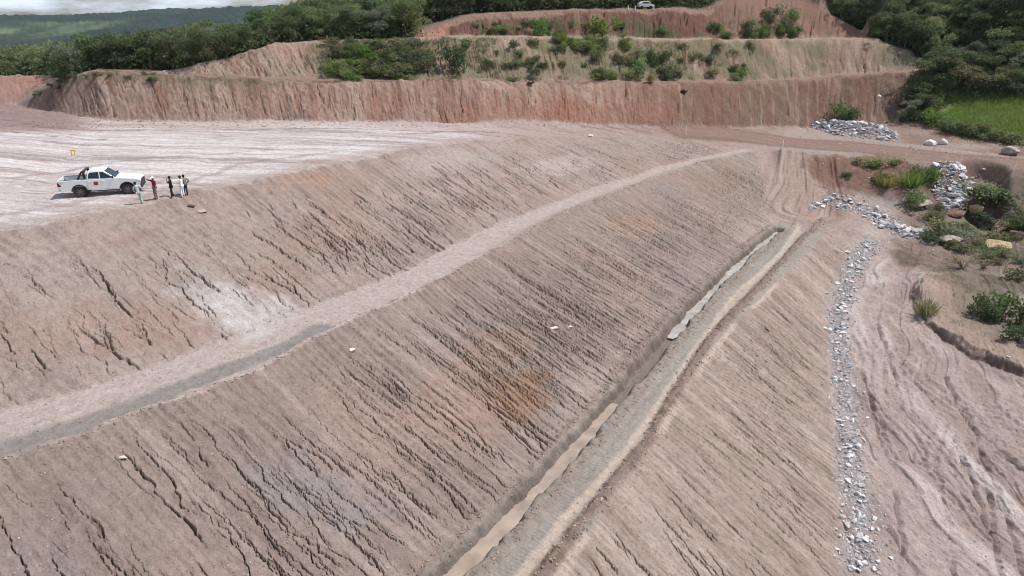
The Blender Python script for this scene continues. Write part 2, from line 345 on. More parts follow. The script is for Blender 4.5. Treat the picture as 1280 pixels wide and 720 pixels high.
# terraces, mud flows and the cut bank on the ground at the right
i = np.nonzero((m_rt > .05) & (th < 1.2) & (rad < 90))[0]
fl = sorted([bp(px, py, z)[1::-1] for px, py, z in [(1105,300,-11),(1092,340,-11.6),(1088,420,-12.8),(1105,500,-13.6),(1150,570,-14.1),(1215,650,-14.6),(1300,730,-15)]])
ac = X[i]-np.interp(Y[i], [q[0] for q in fl], [q[1] for q in fl]).astype(np.float32); ac = ac+1.3*fbm(X[i]*.16, Y[i]*.16, 3, 101); wx = ac; wy = Y[i]*.30
v = vn(wx*.42, Y[i]*.05, 103)+.55*vn(wx*1.05+.5*vn(Y[i]*.15, wx*.2, 109), Y[i]*.09, 104)+.25*vn(wx*2.3, Y[i]*.16, 108); v *= .6; pm = sst(-.35, .45, vn(X[i]*.16, Y[i]*.12, 116)); pc = sst(.0, .5, vn(X[i]*.3, Y[i]*.25, 117)); v = v*(.35+.65*pm); tr = v*4.5; st_ = np.floor(tr)+sst(.38, .62, tr-np.floor(tr))
D[i] += m_rt[i]*(.11*st_+pm*(.06*vn(wx*2.0, wy*.9, 105)+.05*vn(wx*4.2, wy*1.6, 106))+.03*vn(wx*9, wy*6, 107)+pc*.035*fbm(X[i]*2.2, Y[i]*2.2, 3, 118)-.1)
flow = v
rt_i = i
cl = xy([(1150,350,-11.9),(1138,362,-12.2),(1143,388,-12.6),(1160,408,-12.9),(1188,428,-13.1),(1215,445,-13.3),(1240,455,-13.4),(1290,470,-13.5),(1400,500,-13.7)])
i, q, sg, al = pdist(cl, 9)
w_ = .12*vn(al*1.2, al*0, 111)+.06*vn(al*4, al*0, 112); sd = q*sg+w_
D[i] += np.where(sd > 0, (.55+.3*vn(al*.5, al*0, 113))*np.clip((sd+.12*Q3[i])/(.25+.35*sst(-.2, .6, vn(al*.9, al*0, 114))), 0, 1)*(1-sst(2., 8, sd)), 0)*sst(0, 1.5, al)
cl_i, cl_sd = i, sd
for k, pp in enumerate([[(1180,470),(1215,520),(1245,580)],[(1135,520),(1175,580),(1190,640),(1200,710)],[(1120,600),(1130,660),(1128,720)],[(1230,560),(1275,650),(1290,700)],[(1085,490),(1100,520),(1115,560),(1150,600)],[(1125,455),(1165,500),(1200,550),(1225,600),(1240,640)],[(1240,600),(1252,660),(1262,720)],[(1110,640),(1150,690),(1170,715)],[(1100,360),(1097,400),(1108,450),(1120,480)],[(1128,330),(1160,330),(1210,345)],[(1078,475),(1088,500),(1102,548)],[(1180,470),(1210,520),(1270,560)]]):
    i, q, sg, al = pdist(xy([(a, b, -13.6+(.0 if b > 420 else 1.2)) for a, b in pp]), .8)
    sd = q*sg+.12*vn(al*1.6, al*0, 120+k)
    D[i] -= np.where(sd > 0, .24*np.clip(1-sd/.32, 0, 1), .24*np.clip(1+sd/.04, 0, 1))*sst(-1., -.1, vn(al*.35, al*0, 130+k))
# machine tracks crossing the flats at the right
for k, (pp, nb) in enumerate([([(1128,445),(1150,470),(1205,500),(1290,520)], 1), ([(1275,500),(1205,525),(1190,560),(1215,600)], 1), ([(1170,560),(1215,560),(1285,548)], 1), ([(1085,420),(1105,455),(1112,500)], 1)]):
    i, q, sg, al = pdist(xy([(a, b, -13.4) for a, b in pp]), 2.2); u = q*sg
    D[i] += (1-sst(1.2, 2., q))*(.05*np.sin(u*2*np.pi/.75+1.5*vn(al*.3, u, 170+k))+.022*np.sin(al*2*np.pi/.42+u*1.5)*sst(-.2, .5, np.sin(u*2*np.pi/1.5)))
# gully edges of the red bank under the haul road and the hollow with boulders
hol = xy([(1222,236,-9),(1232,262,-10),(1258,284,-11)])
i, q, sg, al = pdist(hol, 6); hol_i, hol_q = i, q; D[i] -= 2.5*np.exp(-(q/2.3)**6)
bankm = xy([(1045,205,-6),(1090,215,-7),(1140,226,-7.6),(1165,245,-9)])
i, q, sg, al = pdist(bankm, 5); D[i] += np.exp(-(q/3)**2)*(.35*fbm(X[i]*.5, Y[i]*.5, 4, 140)); bank_i, bank_q = i, q
i = np.nonzero((th > azpx(1040)) & (rad > 72) & (rad < 100) & (m_f < .5))[0]
D[i] += .22*fbm(X[i]*.6, Y[i]*.6, 4, 141)
# clods on the slope under the crest by the people
clod = xy([(232,258,-.9),(250,262,-1.1),(262,268,-1.4)])
i, q, sg, al = pdist(clod, 2); D[i] += np.exp(-(q/.8)**2)*(.35*np.abs(fbm(X[i]*1.3, Y[i]*1.3, 3, 150))+.1)
# wooded hills: canopy-like relief on the far ground only
i = np.nonzero(rad > 240)[0]
cw = sst(240, 400, rad[i])
hn = fbm(X[i]*.004, Y[i]*.004, 4, 160); cn = fbm(X[i]*.05, Y[i]*.05, 3, 161)+.8*np.abs(vn(X[i]*.13, Y[i]*.13, 162))
D[i] += cw*((10*hn)*sst(300, 900, rad[i])*(1-.75*sst(1250, 1480, rad[i])) + 3.2*cn)
Z += D; Z[dig[0]] = Z[dig[0]]*(1-dig[1])+(-10.32+.03*Q2[dig[0]])*dig[1]
ZG = Z.reshape(SH); THL, RRL, ZL = TH.tolist(), RR.tolist(), Z.tolist(); NTH, NRR = len(THL), len(RRL)
def hgt(x, y):
    a = math.atan2(x, y); r = math.hypot(x, y)
    i0 = min(max(bisect.bisect_right(THL, a)-1, 0), NTH-2); j0 = min(max(bisect.bisect_right(RRL, r)-1, 0), NRR-2)
    u = (a-THL[i0])/(THL[i0+1]-THL[i0]); v = (r-RRL[j0])/(RRL[j0+1]-RRL[j0]); k = j0*NTH+i0
    return (ZL[k]*(1-u)+ZL[k+1]*u)*(1-v)+(ZL[k+NTH]*(1-u)+ZL[k+NTH+1]*u)*v
def hit(px, py):
    """where the line of sight of a photo pixel meets the ground"""
    d = ray(px, py); t = 14.; lo = t
    while t < 400:
        q = CAMZ+d[2]*t-hgt(d[0]*t, d[1]*t)
        if q < 0: break
        lo = t; t += max(.004*t, .5*q)
    for _ in range(12):
        m = (lo+t)/2
        if CAMZ+d[2]*m < hgt(d[0]*m, d[1]*m): t = m
        else: lo = m
    return Vector((d[0]*t, d[1]*t, hgt(d[0]*t, d[1]*t)))
def px_m(p): return F/ (p[1]*CP-(p[2]-CAMZ)*SP)      # photo pixels per metre at a point
# ------------------------------------------------------------------ soil colours (albedo)
n1 = Q1; n2 = Q2
def patch(px, py, z, a, b, col, k, seed, rot=True):
    c = hit(px, py); R = max(a, b)*2.2
    i = np.nonzero((np.abs(X-c[0]) < R) & (np.abs(Y-c[1]) < R))[0]
    dx = X[i]-c[0]; dy = Y[i]-c[1]
    s = dx*E0[0]+dy*E0[1]; n = dx*N0[0]+dy*N0[1]
    q = np.hypot(s/a, n/b)+.75*fbm(s*.45, n*.9, 4, seed)+.25*Q2[i]
    mixc((i, 1-sst(.35, 1.25, q)), col, k)
mixc(m_pl, (196,180,175)); mixc(m_up, (163,141,129)); mixc(m_b, (184,164,154)); mixc(m_lo, (152,131,118)); mixc(m_rd, (158,146,133)); WET[:] = np.maximum(WET, .35*m_rd)
mixc(m_3, (166,144,129)); mixc(m_rt*(1-m_f), (172,150,140))
mixc(m_lo*sst(20, 45, S), (158,136,122))
mixc(m_lo*sst(.72, .97, tL+.12*n2)*sst(0, 25, S), (178,157,145), .7)
mixc(m_lo*sst(.0, .25, .2-tL+.1*n2), (150,132,118), .6)
mixc(m_up*sst(.05, .5, fbm(S*.16, N*.35, 4, 201)), (176,150,138), .6)
mixc(m_up*sst(.1, .5, fbm(S*.2, N*.3, 4, 202)), (158,124,106), .5)
mixc(m_lo*sst(.1, .5, fbm(S*.15, N*.2, 4, 203)), (164,135,121), .6)
mixc(m_lo*sst(.15, .5, fbm(S*.13, N*.25, 4, 204)), (146,130,122), .6)
mixc(m_3*sst(.0, .5, fbm(S*.2, N*.2, 4, 205)), (172,147,134), .7)
i = np.nonzero(m_3 > .02)[0]; sw = S[i]+.28*(N[i]-nR[i]); st3 = vn(sw*1.1, N[i]*.12, 214)+.7*vn(sw*2.8, N[i]*.25, 215)+.5*vn(sw*6, N[i]*.5, 216)
mixc((i, m_3[i]*sst(.2, .9, st3)), (186,164,150), .7); mixc((i, m_3[i]*sst(.2, .9, -st3)), (148,125,111), .7)
for m_, sd_ in ((m_lo, 217), (m_up, 218)):
    i = np.nonzero(m_ > .02)[0]; sw = S[i]+.3*vn(N[i]*.3, S[i]*.2, sd_); st3 = vn(sw*1.3, N[i]*.1, sd_+20)+.7*vn(sw*3.1, N[i]*.25, sd_+30)+.5*vn(sw*7, N[i]*.7, sd_+40)
    mixc((i, m_[i]*sst(.3, 1.1, st3)), (176,154,141), .55); mixc((i, m_[i]*sst(.3, 1.1, -st3)), (138,117,104), .55)
i = np.nonzero((np.abs(N-nO) < .6) & (emb > .5))[0]; mixc((i, np.exp(-((N[i]-nO[i]+.1+.25*n2[i])/.10)**2)*sst(-.1, .35, vn(S[i]*.5, S[i]*0, 219)+.3*n1[i])), (196,178,166), .85)
# platform: graded streaks and pale dusty sheets
i = np.nonzero(m_pl > .02)[0]
yw = Y[i]+.10*X[i]+.9*n1[i]; st1 = .8*vn(X[i]*.05+.5*n1[i], yw*.55, 211)+.7*vn(X[i]*.10+.6*n1[i], yw*1.5, 212)+.8*vn(X[i]*.22+.5*n2[i], yw*3.2, 213)+.6*vn(X[i]*.5, yw*7, 210)
mixc((i, m_pl[i]*sst(.1, .8, st1)), (216,206,204), .85); mixc((i, m_pl[i]*sst(.25, .9, -st1)), (160,142,138), .8)
mixc((i, m_pl[i]*sst(74, 80, Y[i]+.8*n2[i])), (178,152,141), .6)
mixc((i, m_pl[i]*sst(-6, 4, X[i])*sst(62, 70, Y[i])), (168,142,129), .6); mixc((i, m_pl[i]*sst(azpx(700), azpx(860), th[i])), (152,122,107), .85); mixc((i, m_pl[i]*sst(azpx(600), azpx(800), th[i])*sst(.1, .7, vn(X[i]*.15+.4*n1[i], yw*2.2, 209))), (124,95,82), .7)
mixc((i, m_pl[i]*sst(-3.5, -.3, N[i]-nC[i]+n2[i])), (170,147,134), .7)
mixc((i, m_pl[i]*sst(83, 88, rad[i])*(1-sst(azpx(60), azpx(130), th[i]))), (138,104,95), .8)
for pl_, w_, col, k in [([(0,173),(60,174),(130,174)], .25, (120,98,92), .8), ([(10,160),(60,165),(150,163),(300,162)], .35, (128,100,92), .7), ([(300,163),(560,166),(719,165)], .3, (130,108,98), .7), ([(20,225),(160,200),(330,188)], .3, (150,128,120), .6), ([(170,250),(300,205),(420,190)], .35, (158,136,127), .6), ([(0,270),(90,255),(160,240),(240,215)], .4, (160,138,128), .6), ([(500,163),(620,160),(760,163),(860,168)], .35, (135,108,95), .7)]:
    i, q, sg, al = pdist(xy([(a, b, 0 if a < 560 else -.8) for a, b in pl_]), 2.5)
    mixc((i, np.exp(-((q+.5*n2[i])/w_)**2)*m_pl[i]), col, k)
# berm: wet strip
wet = xy([(-60,592,-5.1),(0,562,-5.1),(60,545,-5.1),(130,520,-5.1),(220,486,-5.1),(300,455,-5.1),(350,437,-5.1),(400,410,-5.1)])
i, q, sg, al = pdist(wet, 2.2); w = (1-sst(.55, 1.05, q+.2*n2[i]+.015*al))*m_b[i]
mixc((i, w), (140,131,123), .9); WET[i] = np.maximum(WET[i], .75*w)
mixc(m_b*sst(22, 34, S)*sst(.6, .85, (N-nI)/np.maximum(nO-nI, .3)), (160,141,126), .8)
mixc(m_b*sst(40, 55, S), (180,158,146), .6)
# lower road: damp grey mud, pale dried strip, dark windrow
mixc(m_rd*sst(-.2, .6, n1+.5*n2), (146,133,120), .6)
i, q, al = pale_i, pale_q, pale_al
mixc((i, (1-sst(.22, .5, q+.16*n2[i]))*(m_rd[i] > .2)), (190,170,150), .95)
i, q, sg, al = pdist(wind, 1.0); mixc((i, 1-sst(.12, .5, q+.2*n2[i])), (132,104,91), .85)
i, q, sg, al = pdist(off([(690,735),(735,665),(800,580),(850,500),(884,447),(931,390),(947,379),(984,341),(1011,320)]), .8)
mixc((i, (1-sst(.05, .28, q+.16*n2[i]))*sst(-.1, .3, vn(al*.35, al*0, 222))), (196,172,155), .9)
i, q = ditch_i, ditch_q
mixc((i, 1-sst(.4, .85, q+.3*n2[i])), (118,104,90), .75); WET[i] = np.maximum(WET[i], .6*(1-sst(.4, .8, q)))
mixc((i, np.exp(-((q-.95+.2*n2[i])/.3)**2)), (144,126,110), .6)
# patches
patch(282, 380, -2.8, 2.0, 3.0, (196,186,180), .95, 230); patch(345, 385, -3.6, 1.2, 1.5, (190,178,171), .8, 231)
patch(395, 222, -.5, 3.0, 1.0, (172,134,108), .75, 232); patch(350, 226, -.6, 3, .9, (170,138,115), .7, 233)
patch(430, 300, -2.4, 5, 2, (170,134,118), .5, 234); patch(190, 410, -3.6, 3, 2, (166,130,112), .6, 235); patch(60, 400, -3, 3, 2, (170,136,120), .5, 236)
patch(645, 490, -7.9, 3.0, 1.5, (160,118,88), .85, 237); patch(560, 520, -7.9, 4, 2.4, (172,138,122), .8, 238); patch(620, 440, -7, 4, 1.6, (168,132,110), .6, 239)
patch(790, 280, -6.4, 6, 2, (172,138,116), .7, 240); patch(900, 225, -6.4, 6, 2.5, (150,126,108), .7, 241); patch(420, 620, -8.4, 1.8, 2.6, (150,137,134), .8, 242); patch(330, 600, -7.8, .9, 2, (148,136,132), .7, 243)
patch(700, 210, -4, 6, 2, (186,166,156), .7, 244); patch(560, 200, -2, 6, 2, (178,160,150), .7, 245); patch(30, 350, -1.5, 4, 3, (170,150,138), .6, 246)
patch(600, 250, -3.7, 4, 1.2, (160,128,114), .5, 247); patch(480, 560, -7.7, 4, 2.4, (168,140,126), .6, 248)
# right ground
i = rt_i; w = m_rt[i]*(1-m_f[i])
mixc((i, w*sst(.02, .3, flow)), (202,186,178), .85); mixc((i, w*sst(.03, .3, -flow)), (158,136,125), .8)
mixc((i, w*sst(.2, .6, fbm(X[i]*.5, Y[i]*.22, 4, 250))), (150,128,117), .6); mixc((i, w*sst(.1, .6, fbm(X[i]*1.4+2*flow, Y[i]*.4, 3, 251))), (192,172,160), .5)
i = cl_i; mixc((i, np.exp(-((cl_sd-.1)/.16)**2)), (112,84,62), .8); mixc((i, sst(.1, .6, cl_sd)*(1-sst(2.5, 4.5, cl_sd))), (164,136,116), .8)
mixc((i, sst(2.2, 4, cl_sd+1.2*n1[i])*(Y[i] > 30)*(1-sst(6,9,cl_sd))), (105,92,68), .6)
i = hol_i; mixc((i, 1-sst(1.6, 2.6, hol_q+.6*n2[i])), (72,58,48), .85)  # dark soil in the hollow, its shade deepened in the colour
# rock line bed
i, q, sg, al = pdist(xy([((a[0]+0), a[1], 0) for a in [(0,0)]]+[]) if False else (np.array([((a[0]+b[0])/2, (a[1]+b[1])/2) for a, b in zip(rockL, rockR)])), 2.2)
mixc((i, 1-sst(.4, 1.1, q+.5*n2[i])), (158,146,142), .7)
i, q, sg, al = pdist(np.array([p[:2] for p in uprock]), 2.5); mixc((i, 1-sst(.7, 1.6, q+.4*n2[i])), (150,138,134), .8)
# fan
i = fan_i; mixc((i, np.clip(fan_w, 0, 1)), (166,138,124)); mixc((i, fan_w*sst(.0, .5, vn(fan_u*1.3, Y[i]*.06, 255))), (140,112,98), .8); mixc((i, fan_w*sst(.1, .5, vn(fan_u*2.4, Y[i]*.08, 256))), (182,158,144), .6)
gf = xy([(1050,222,-7.6),(1080,238,-8.7),(1120,255,-9.6)]); i, q, sg, al = pdist(gf, 4); mixc((i, (1-sst(.8, 2.6, q+n1[i]))), (140,130,124), .8)
# haul road and red bank
rdc = xy([(850,166,-4),(930,171,-4.6),(1000,179,-5.1),(1060,183,-5.25),(1139,192,-5.55),(1200,199,-5.8),(1280,206,-6),(1500,232,-6.3)])
i, q, sg, al = pdist(rdc, 6); mixc((i, 1-sst(2.2, 4.8, q+.6*n2[i])), (146,114,100), .95); mixc((i, np.exp(-((q-3.2+.5*n1[i])/.6)**2)), (122,88,74), .6)
mixc((i, np.exp(-((q-1.1)/.35)**2)*sst(-.3, .3, n2[i]+.2)), (130,98,84), .5)
i, q = bank_i, bank_q; mixc((i, (1-sst(2.6, 4.4, q+1.2*n2[i]))), (132,94,74), .95)
i = np.nonzero((th > azpx(1120)) & (rad > rline(roadU)+1.5) & (rad < rg1+2) & (m_f < .5))[0]; mixc((i, np.ones(len(i), np.float32)*sst(-.6, .4, n1[i])), (140,106,86), .9)
i = np.nonzero((th > azpx(1145)) & (rad < rline(roadD)-.8) & (rad > 66))[0]; mixc((i, sst(azpx(1150), azpx(1185), th[i]+.02*n1[i])*sst(74, 79, rad[i]+3*n1[i])), (124,100,84), .8)
# cut faces
i = np.nonzero(np.clip(m_c1+m_c2+m_c3+m_ls+m_c1b+m_c2b, 0, 1) > .01)[0]
vs = vn(lc[i]*.35+.3*n1[i], rad[i]*.03, 260)+.6*vn(lc[i]*1.1, rad[i]*.06, 261)+.4*vn(lc[i]*3.3, rad[i]*.1, 262)
mixc((i, m_c1[i]), (160,124,104)); mixc((i, m_c1[i]*sst(azpx(760), azpx(900), th[i])), (130,100,80))
mixc((i, m_c1[i]*sst(.1, .7, vs)*(1-sst(azpx(800), azpx(900), th[i]))), (176,146,124), .75); mixc((i, m_c1[i]*sst(.15, .8, -vs)), (138,92,70), .6)
mixc((i, m_c1[i]*np.exp(-((th[i]-azpx(715))/.035)**2)*(1-sst(.3, .8, t1[i]+.2*vs))), (162,96,68), .75)
mixc((i, m_c1[i]*np.exp(-((th[i]-azpx(480))/.03)**2)*(1-sst(.4, .9, t1[i]+.2*vs))), (150,100,72), .6)
mixc((i, m_c1[i]*(1-sst(azpx(240), azpx(330), th[i]))*sst(-.3, .3, n2[i]+.1)), (156,130,110), .7)
mixc((i, m_c1b[i]), (150,118,98)); mixc((i, m_c2[i]), (166,138,116)); mixc((i, m_c2[i]*sst(.1, .7, -vs)), (150,110,88), .6)
mixc((i, m_c2[i]*(1-sst(azpx(380), azpx(430), th[i]))*sst(.35, .9, t2[i]+.3*n2[i])*sst(azpx(330),azpx(380),th[i])), (182,128,104), .7)
mixc((i, m_c2b[i]), (164,138,112)); mixc((i, (rad[i] > r3[i])*0+m_c3[i]), (114,72,58)); j = np.nonzero((rad > r3-.8) & (rad < r3+7) & (th > azpx(515)) & (th < azpx(1010)))[0]; mixc((j, np.ones(len(j), np.float32)), (146,112,94)); mixc((i, m_c3[i]*sst(azpx(860), azpx(920), th[i])), (150,108,88)); mixc((i, m_c3[i]*sst(.2, .7, vs)), (160,118,96), .5)
mixc((i, m_c3[i]*(1-sst(azpx(556), azpx(566), th[i]))), (186,124,92), .9)
mixc((i, m_ls[i]), (164,120,104)); mixc((i, m_ls[i]*sst(0, .6, vn(th[i]*40, rad[i]*1.2, 270))), (146,100,86), .6)
mixc((i, m_c1[i]*sst(.3, 1., vn(lc[i]*2.6+t1[i]*2.5, rad[i]*.25, 263)+.7*vn(lc[i]*6+t1[i]*6, rad[i]*.5, 264))), (184,156,136), .35); mixc((i, m_c1[i]*sst(.3, 1., vn(lc[i]*2.6+t1[i]*2.5, rad[i]*.25, 265)+.7*vn(lc[i]*6+t1[i]*6, rad[i]*.5, 266))), (120,82,64), .6)
mixc((i, m_c2[i]*sst(.3, 1., vn(lc[i]*2.8+t2[i]*5, rad[i]*.3, 267)+.7*vn(lc[i]*6+t2[i]*9, rad[i]*.5, 268))), (190,168,146), .35); mixc((i, m_c2[i]*sst(.3, 1., -vn(lc[i]*2.8+t2[i]*5, rad[i]*.3, 267)+.7*vn(lc[i]*6+t2[i]*9, rad[i]*.5, 269))), (128,100,82), .5)
mixc((i, m_c1[i]*sst(azpx(520), azpx(600), th[i])*(1-sst(azpx(800), azpx(880), th[i]))*(1-sst(.35, .75, t1[i]+.5*n2[i]))), (158,104,78), .6)
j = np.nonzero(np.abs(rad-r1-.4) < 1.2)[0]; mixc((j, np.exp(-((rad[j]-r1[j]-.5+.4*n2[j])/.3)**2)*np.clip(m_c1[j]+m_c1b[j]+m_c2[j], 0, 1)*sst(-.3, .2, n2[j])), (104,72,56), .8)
# thin scrub colour on the second face and the left knoll
i = np.nonzero(m_c2 > .02)[0]; g = sst(-.4, .15, fbm(lc[i]*.22, rad[i]*.3, 4, 280)+.25*np.exp(-((th[i]-azpx(490))/.07)**2)+.25*np.exp(-((th[i]-azpx(800))/.1)**2)-.25*sst(azpx(930), azpx(960), th[i])-.3*(1-sst(azpx(385), azpx(420), th[i])))
mixc((i, g*m_c2[i]), (112,108,72), .7)
i = np.nonzero((m_c3 > .02) & (th > azpx(600)))[0]; mixc((i, m_c3[i]*sst(.05, .35, n1[i])*(1-sst(.4, .8, tt3[i]))), (88,94,52), .7)
i = np.nonzero(m_c1 > .02)[0]; mixc((i, m_c1[i]*sst(.75, .98, t1[i]+.2*n2[i])*(1-sst(azpx(330), azpx(420), th[i]))), (120,112,78), .7)
# woodland floor, meadow, far hills
i = np.nonzero(m_f > .003)[0]; mixc((i, m_f[i]), (58,62,40))
med = band(rad, rg1-1.0, gR+1.0, 1.2)*sst(azpx(1165), azpx(1185), th+.01*n1); mixc(med, (88,106,52), .95); mixc(med*sst(-.1, .3, n1+.6*n2), (66,84,42), .8); mixc(med*sst(.1, .5, n2-.4*n1), (128,124,76), .6)
i = np.nonzero(rad > 240)[0]
fh = fbm(X[i]*.012, Y[i]*.012, 4, 290); fc = fbm(X[i]*.004+5, Y[i]*.003, 3, 291)
C[i] = lin(40, 54, 52); mixc((i, sst(-.1, .5, fh)), (58,74,60), .8); mixc((i, sst(.1, .5, fc+.35*fh)), (104,120,86), .7); mixc((i, sst(-.1, .6, fbm(X[i]*.05, Y[i]*.015, 3, 292))), (26,38,38), .75)  # lighter and darker patches paint cloud shadow into the canopy colour
C *= (1+.07*Q2+.05*Q3)[:, None]
i = np.nonzero((th > azpx(1135)) & (rad > 70) & (rad < 92) & (N > 25))[0]; mixc((i, sst(azpx(1140), azpx(1175), th[i])*sst(70, 75, rad[i])*sst(-.1, .35, n1[i]+.5*n2[i])*(1-sst(86, 92, rad[i]))), (92,84,62), .7)
gy_ = C.mean(1, keepdims=True); C = gy_+(C-gy_)*np.where(m_f > .3, 1, .76)[:, None]; C *= np.where(m_f > .3, .9, .72)[:, None]
C *= np.array([1, .995, 1.005], np.float32); C = np.clip(C, .005, .9)

# ------------------------------------------------------------------ mesh
nr, nt = SH
me = bpy.data.meshes.new('ground'); me.vertices.add(nr*nt)
me.vertices.foreach_set('co', np.stack([X, Y, Z], 1).astype(np.float32).ravel())
a = (np.arange(nr-1)[:, None]*nt+np.arange(nt-1)[None, :]).ravel()
qd = np.stack([a, a+1, a+nt+1, a+nt], 1).astype(np.int32); nq = len(qd)
qd = qd[:, ::-1]                                             # rows go outwards: keep the faces looking up
me.loops.add(nq*4); me.loops.foreach_set('vertex_index', qd.ravel()); me.polygons.add(nq)
me.polygons.foreach_set('loop_start', (np.arange(nq)*4).astype(np.int32)); me.update(calc_edges=True)
me.polygons.foreach_set('use_smooth', np.ones(nq, bool))
ca = me.color_attributes.new('soil', 'FLOAT_COLOR', 'POINT')
ca.data.foreach_set('color', np.concatenate([C, np.ones((len(C), 1), np.float32)], 1).astype(np.float32).ravel())
wa = me.attributes.new('wet', 'FLOAT', 'POINT'); wa.data.foreach_set('value', WET)
ground = bpy.data.objects.new('ground', me); COL.objects.link(ground)
ground['kind'] = 'structure'; ground['label'] = 'bare terraced earth of the embankment, pale platform and wooded ground'

def newmat(name):
    m = bpy.data.materials.new(name); m.use_nodes = True
    nt_ = m.node_tree; b = nt_.nodes['Principled BSDF']; return m, nt_, b
def nd(t, typ, **kw):
    n = t.nodes.new(typ)
    for k, v in kw.items():
        if k.startswith('i_'): n.inputs[k[2:].replace('_', ' ')].default_value = v
        else: setattr(n, k, v)
    return n
m, t, b = newmat('soil')
at = nd(t, 'ShaderNodeAttribute', attribute_name='soil'); aw = nd(t, 'ShaderNodeAttribute', attribute_name='wet')
tc = nd(t, 'ShaderNodeNewGeometry')
nA = nd(t, 'ShaderNodeTexNoise', i_Scale=2.2, i_Detail=8, i_Roughness=.65); nB = nd(t, 'ShaderNodeTexNoise', i_Scale=11, i_Detail=6, i_Roughness=.8)
vo = nd(t, 'ShaderNodeTexVoronoi', i_Scale=5.5)
for n in (nA, nB, vo): t.links.new(tc.outputs['Position'], n.inputs['Vector'])
mr = nd(t, 'ShaderNodeMapRange'); mr.inputs[1].default_value = .3; mr.inputs[2].default_value = .7; mr.inputs[3].default_value = .80; mr.inputs[4].default_value = 1.18
t.links.new(nA.outputs['Fac'], mr.inputs[0])
mr2 = nd(t, 'ShaderNodeMapRange'); mr2.inputs[1].default_value = .3; mr2.inputs[2].default_value = .7; mr2.inputs[3].default_value = .74; mr2.inputs[4].default_value = 1.24
t.links.new(nB.outputs['Fac'], mr2.inputs[0])
mm = nd(t, 'ShaderNodeMath', operation='MULTIPLY'); t.links.new(mr.outputs[0], mm.inputs[0]); t.links.new(mr2.outputs[0], mm.inputs[1])
vm = nd(t, 'ShaderNodeVectorMath', operation='SCALE'); t.links.new(at.outputs['Color'], vm.inputs[0]); t.links.new(mm.outputs[0], vm.inputs['Scale'])
t.links.new(vm.outputs[0], b.inputs['Base Color'])
rw = nd(t, 'ShaderNodeMapRange'); rw.inputs[3].default_value = .95; rw.inputs[4].default_value = .35; t.links.new(aw.outputs['Fac'], rw.inputs[0]); t.links.new(rw.outputs[0], b.inputs['Roughness'])
b.inputs['Specular IOR Level'].default_value = .25
bu = nd(t, 'ShaderNodeBump', i_Strength=.7, i_Distance=.10); ad = nd(t, 'ShaderNodeMath', operation='ADD'); t.links.new(nA.outputs['Fac'], ad.inputs[0])
m3 = nd(t, 'ShaderNodeMath', operation='MULTIPLY'); m3.inputs[1].default_value = .6; t.links.new(nB.outputs['Fac'], m3.inputs[0]); t.links.new(m3.outputs[0], ad.inputs[1])
t.links.new(ad.outputs[0], bu.inputs['Height']); t.links.new(bu.outputs[0], b.inputs['Normal'])
me.materials.append(m)
# standing water
def water(name, px, w0, lift, col, label):
    pl = xy([(a, b_, -10) for a, b_ in px]); z = -10.2+lift; bm = bmesh.new(); prev = None
    for k, p in enumerate(pl):
        d = pl[min(k+1, len(pl)-1)]-pl[max(k-1, 0)]; d /= np.hypot(*d); nrm = np.array([d[1], -d[0]])*w0*(1 if 0 < k < len(pl)-1 else .25)
        v = [bm.verts.new((p[0]+nrm[0], p[1]+nrm[1], z)), bm.verts.new((p[0]-nrm[0], p[1]-nrm[1], z))]
        if prev: bm.faces.new((prev[0], v[0], v[1], prev[1]))
        prev = v
    bmesh.ops.recalc_face_normals(bm, faces=bm.faces)
    if bm.faces[:][0].normal.z < 0: bmesh.ops.reverse_faces(bm, faces=bm.faces)
    o = bpy.data.objects.new(name, bpy.data.meshes.new(name)); bm.to_mesh(o.data); COL.objects.link(o)
    mw, t, b = newmat('muddy_water'); g_ = nd(t, 'ShaderNodeNewGeometry'); wn_ = nd(t, 'ShaderNodeTexNoise', i_Scale=1.1, i_Detail=6); t.links.new(g_.outputs['Position'], wn_.inputs['Vector'])
    wr_ = nd(t, 'ShaderNodeMapRange'); wr_.inputs[1].default_value = .36; wr_.inputs[2].default_value = .64; t.links.new(wn_.outputs['Fac'], wr_.inputs[0]); wm_ = nd(t, 'ShaderNodeMix', data_type='RGBA'); wm_.inputs['A'].default_value = (*lin(*col)*.74, 1); wm_.inputs['B'].default_value = (*lin(*col)*1.08, 1); t.links.new(wr_.outputs[0], wm_.inputs['Factor']); t.links.new(wm_.outputs['Result'], b.inputs['Base Color']); b.inputs['Roughness'].default_value = .1
    nz = nd(t, 'ShaderNodeTexNoise', i_Scale=3); bu = nd(t, 'ShaderNodeBump', i_Strength=.08, i_Distance=.02); t.links.new(nz.outputs['Fac'], bu.inputs['Height']); t.links.new(bu.outputs[0], b.inputs['Normal'])
    o.data.materials.append(mw); o['kind'] = 'structure'; o['label'] = label
water('water', [(480,800),(570,714),(606,678),(690,592),(728,548),(758,514),(770,501)], .8, .0, (154,138,124), 'tan muddy water standing in the near stretch of the toe ditch')
water('water', [(838,420),(850,407),(890,363),(932,322),(974,287)], .8, .01, (166,158,152), 'grey muddy water standing in the far stretch of the toe ditch')
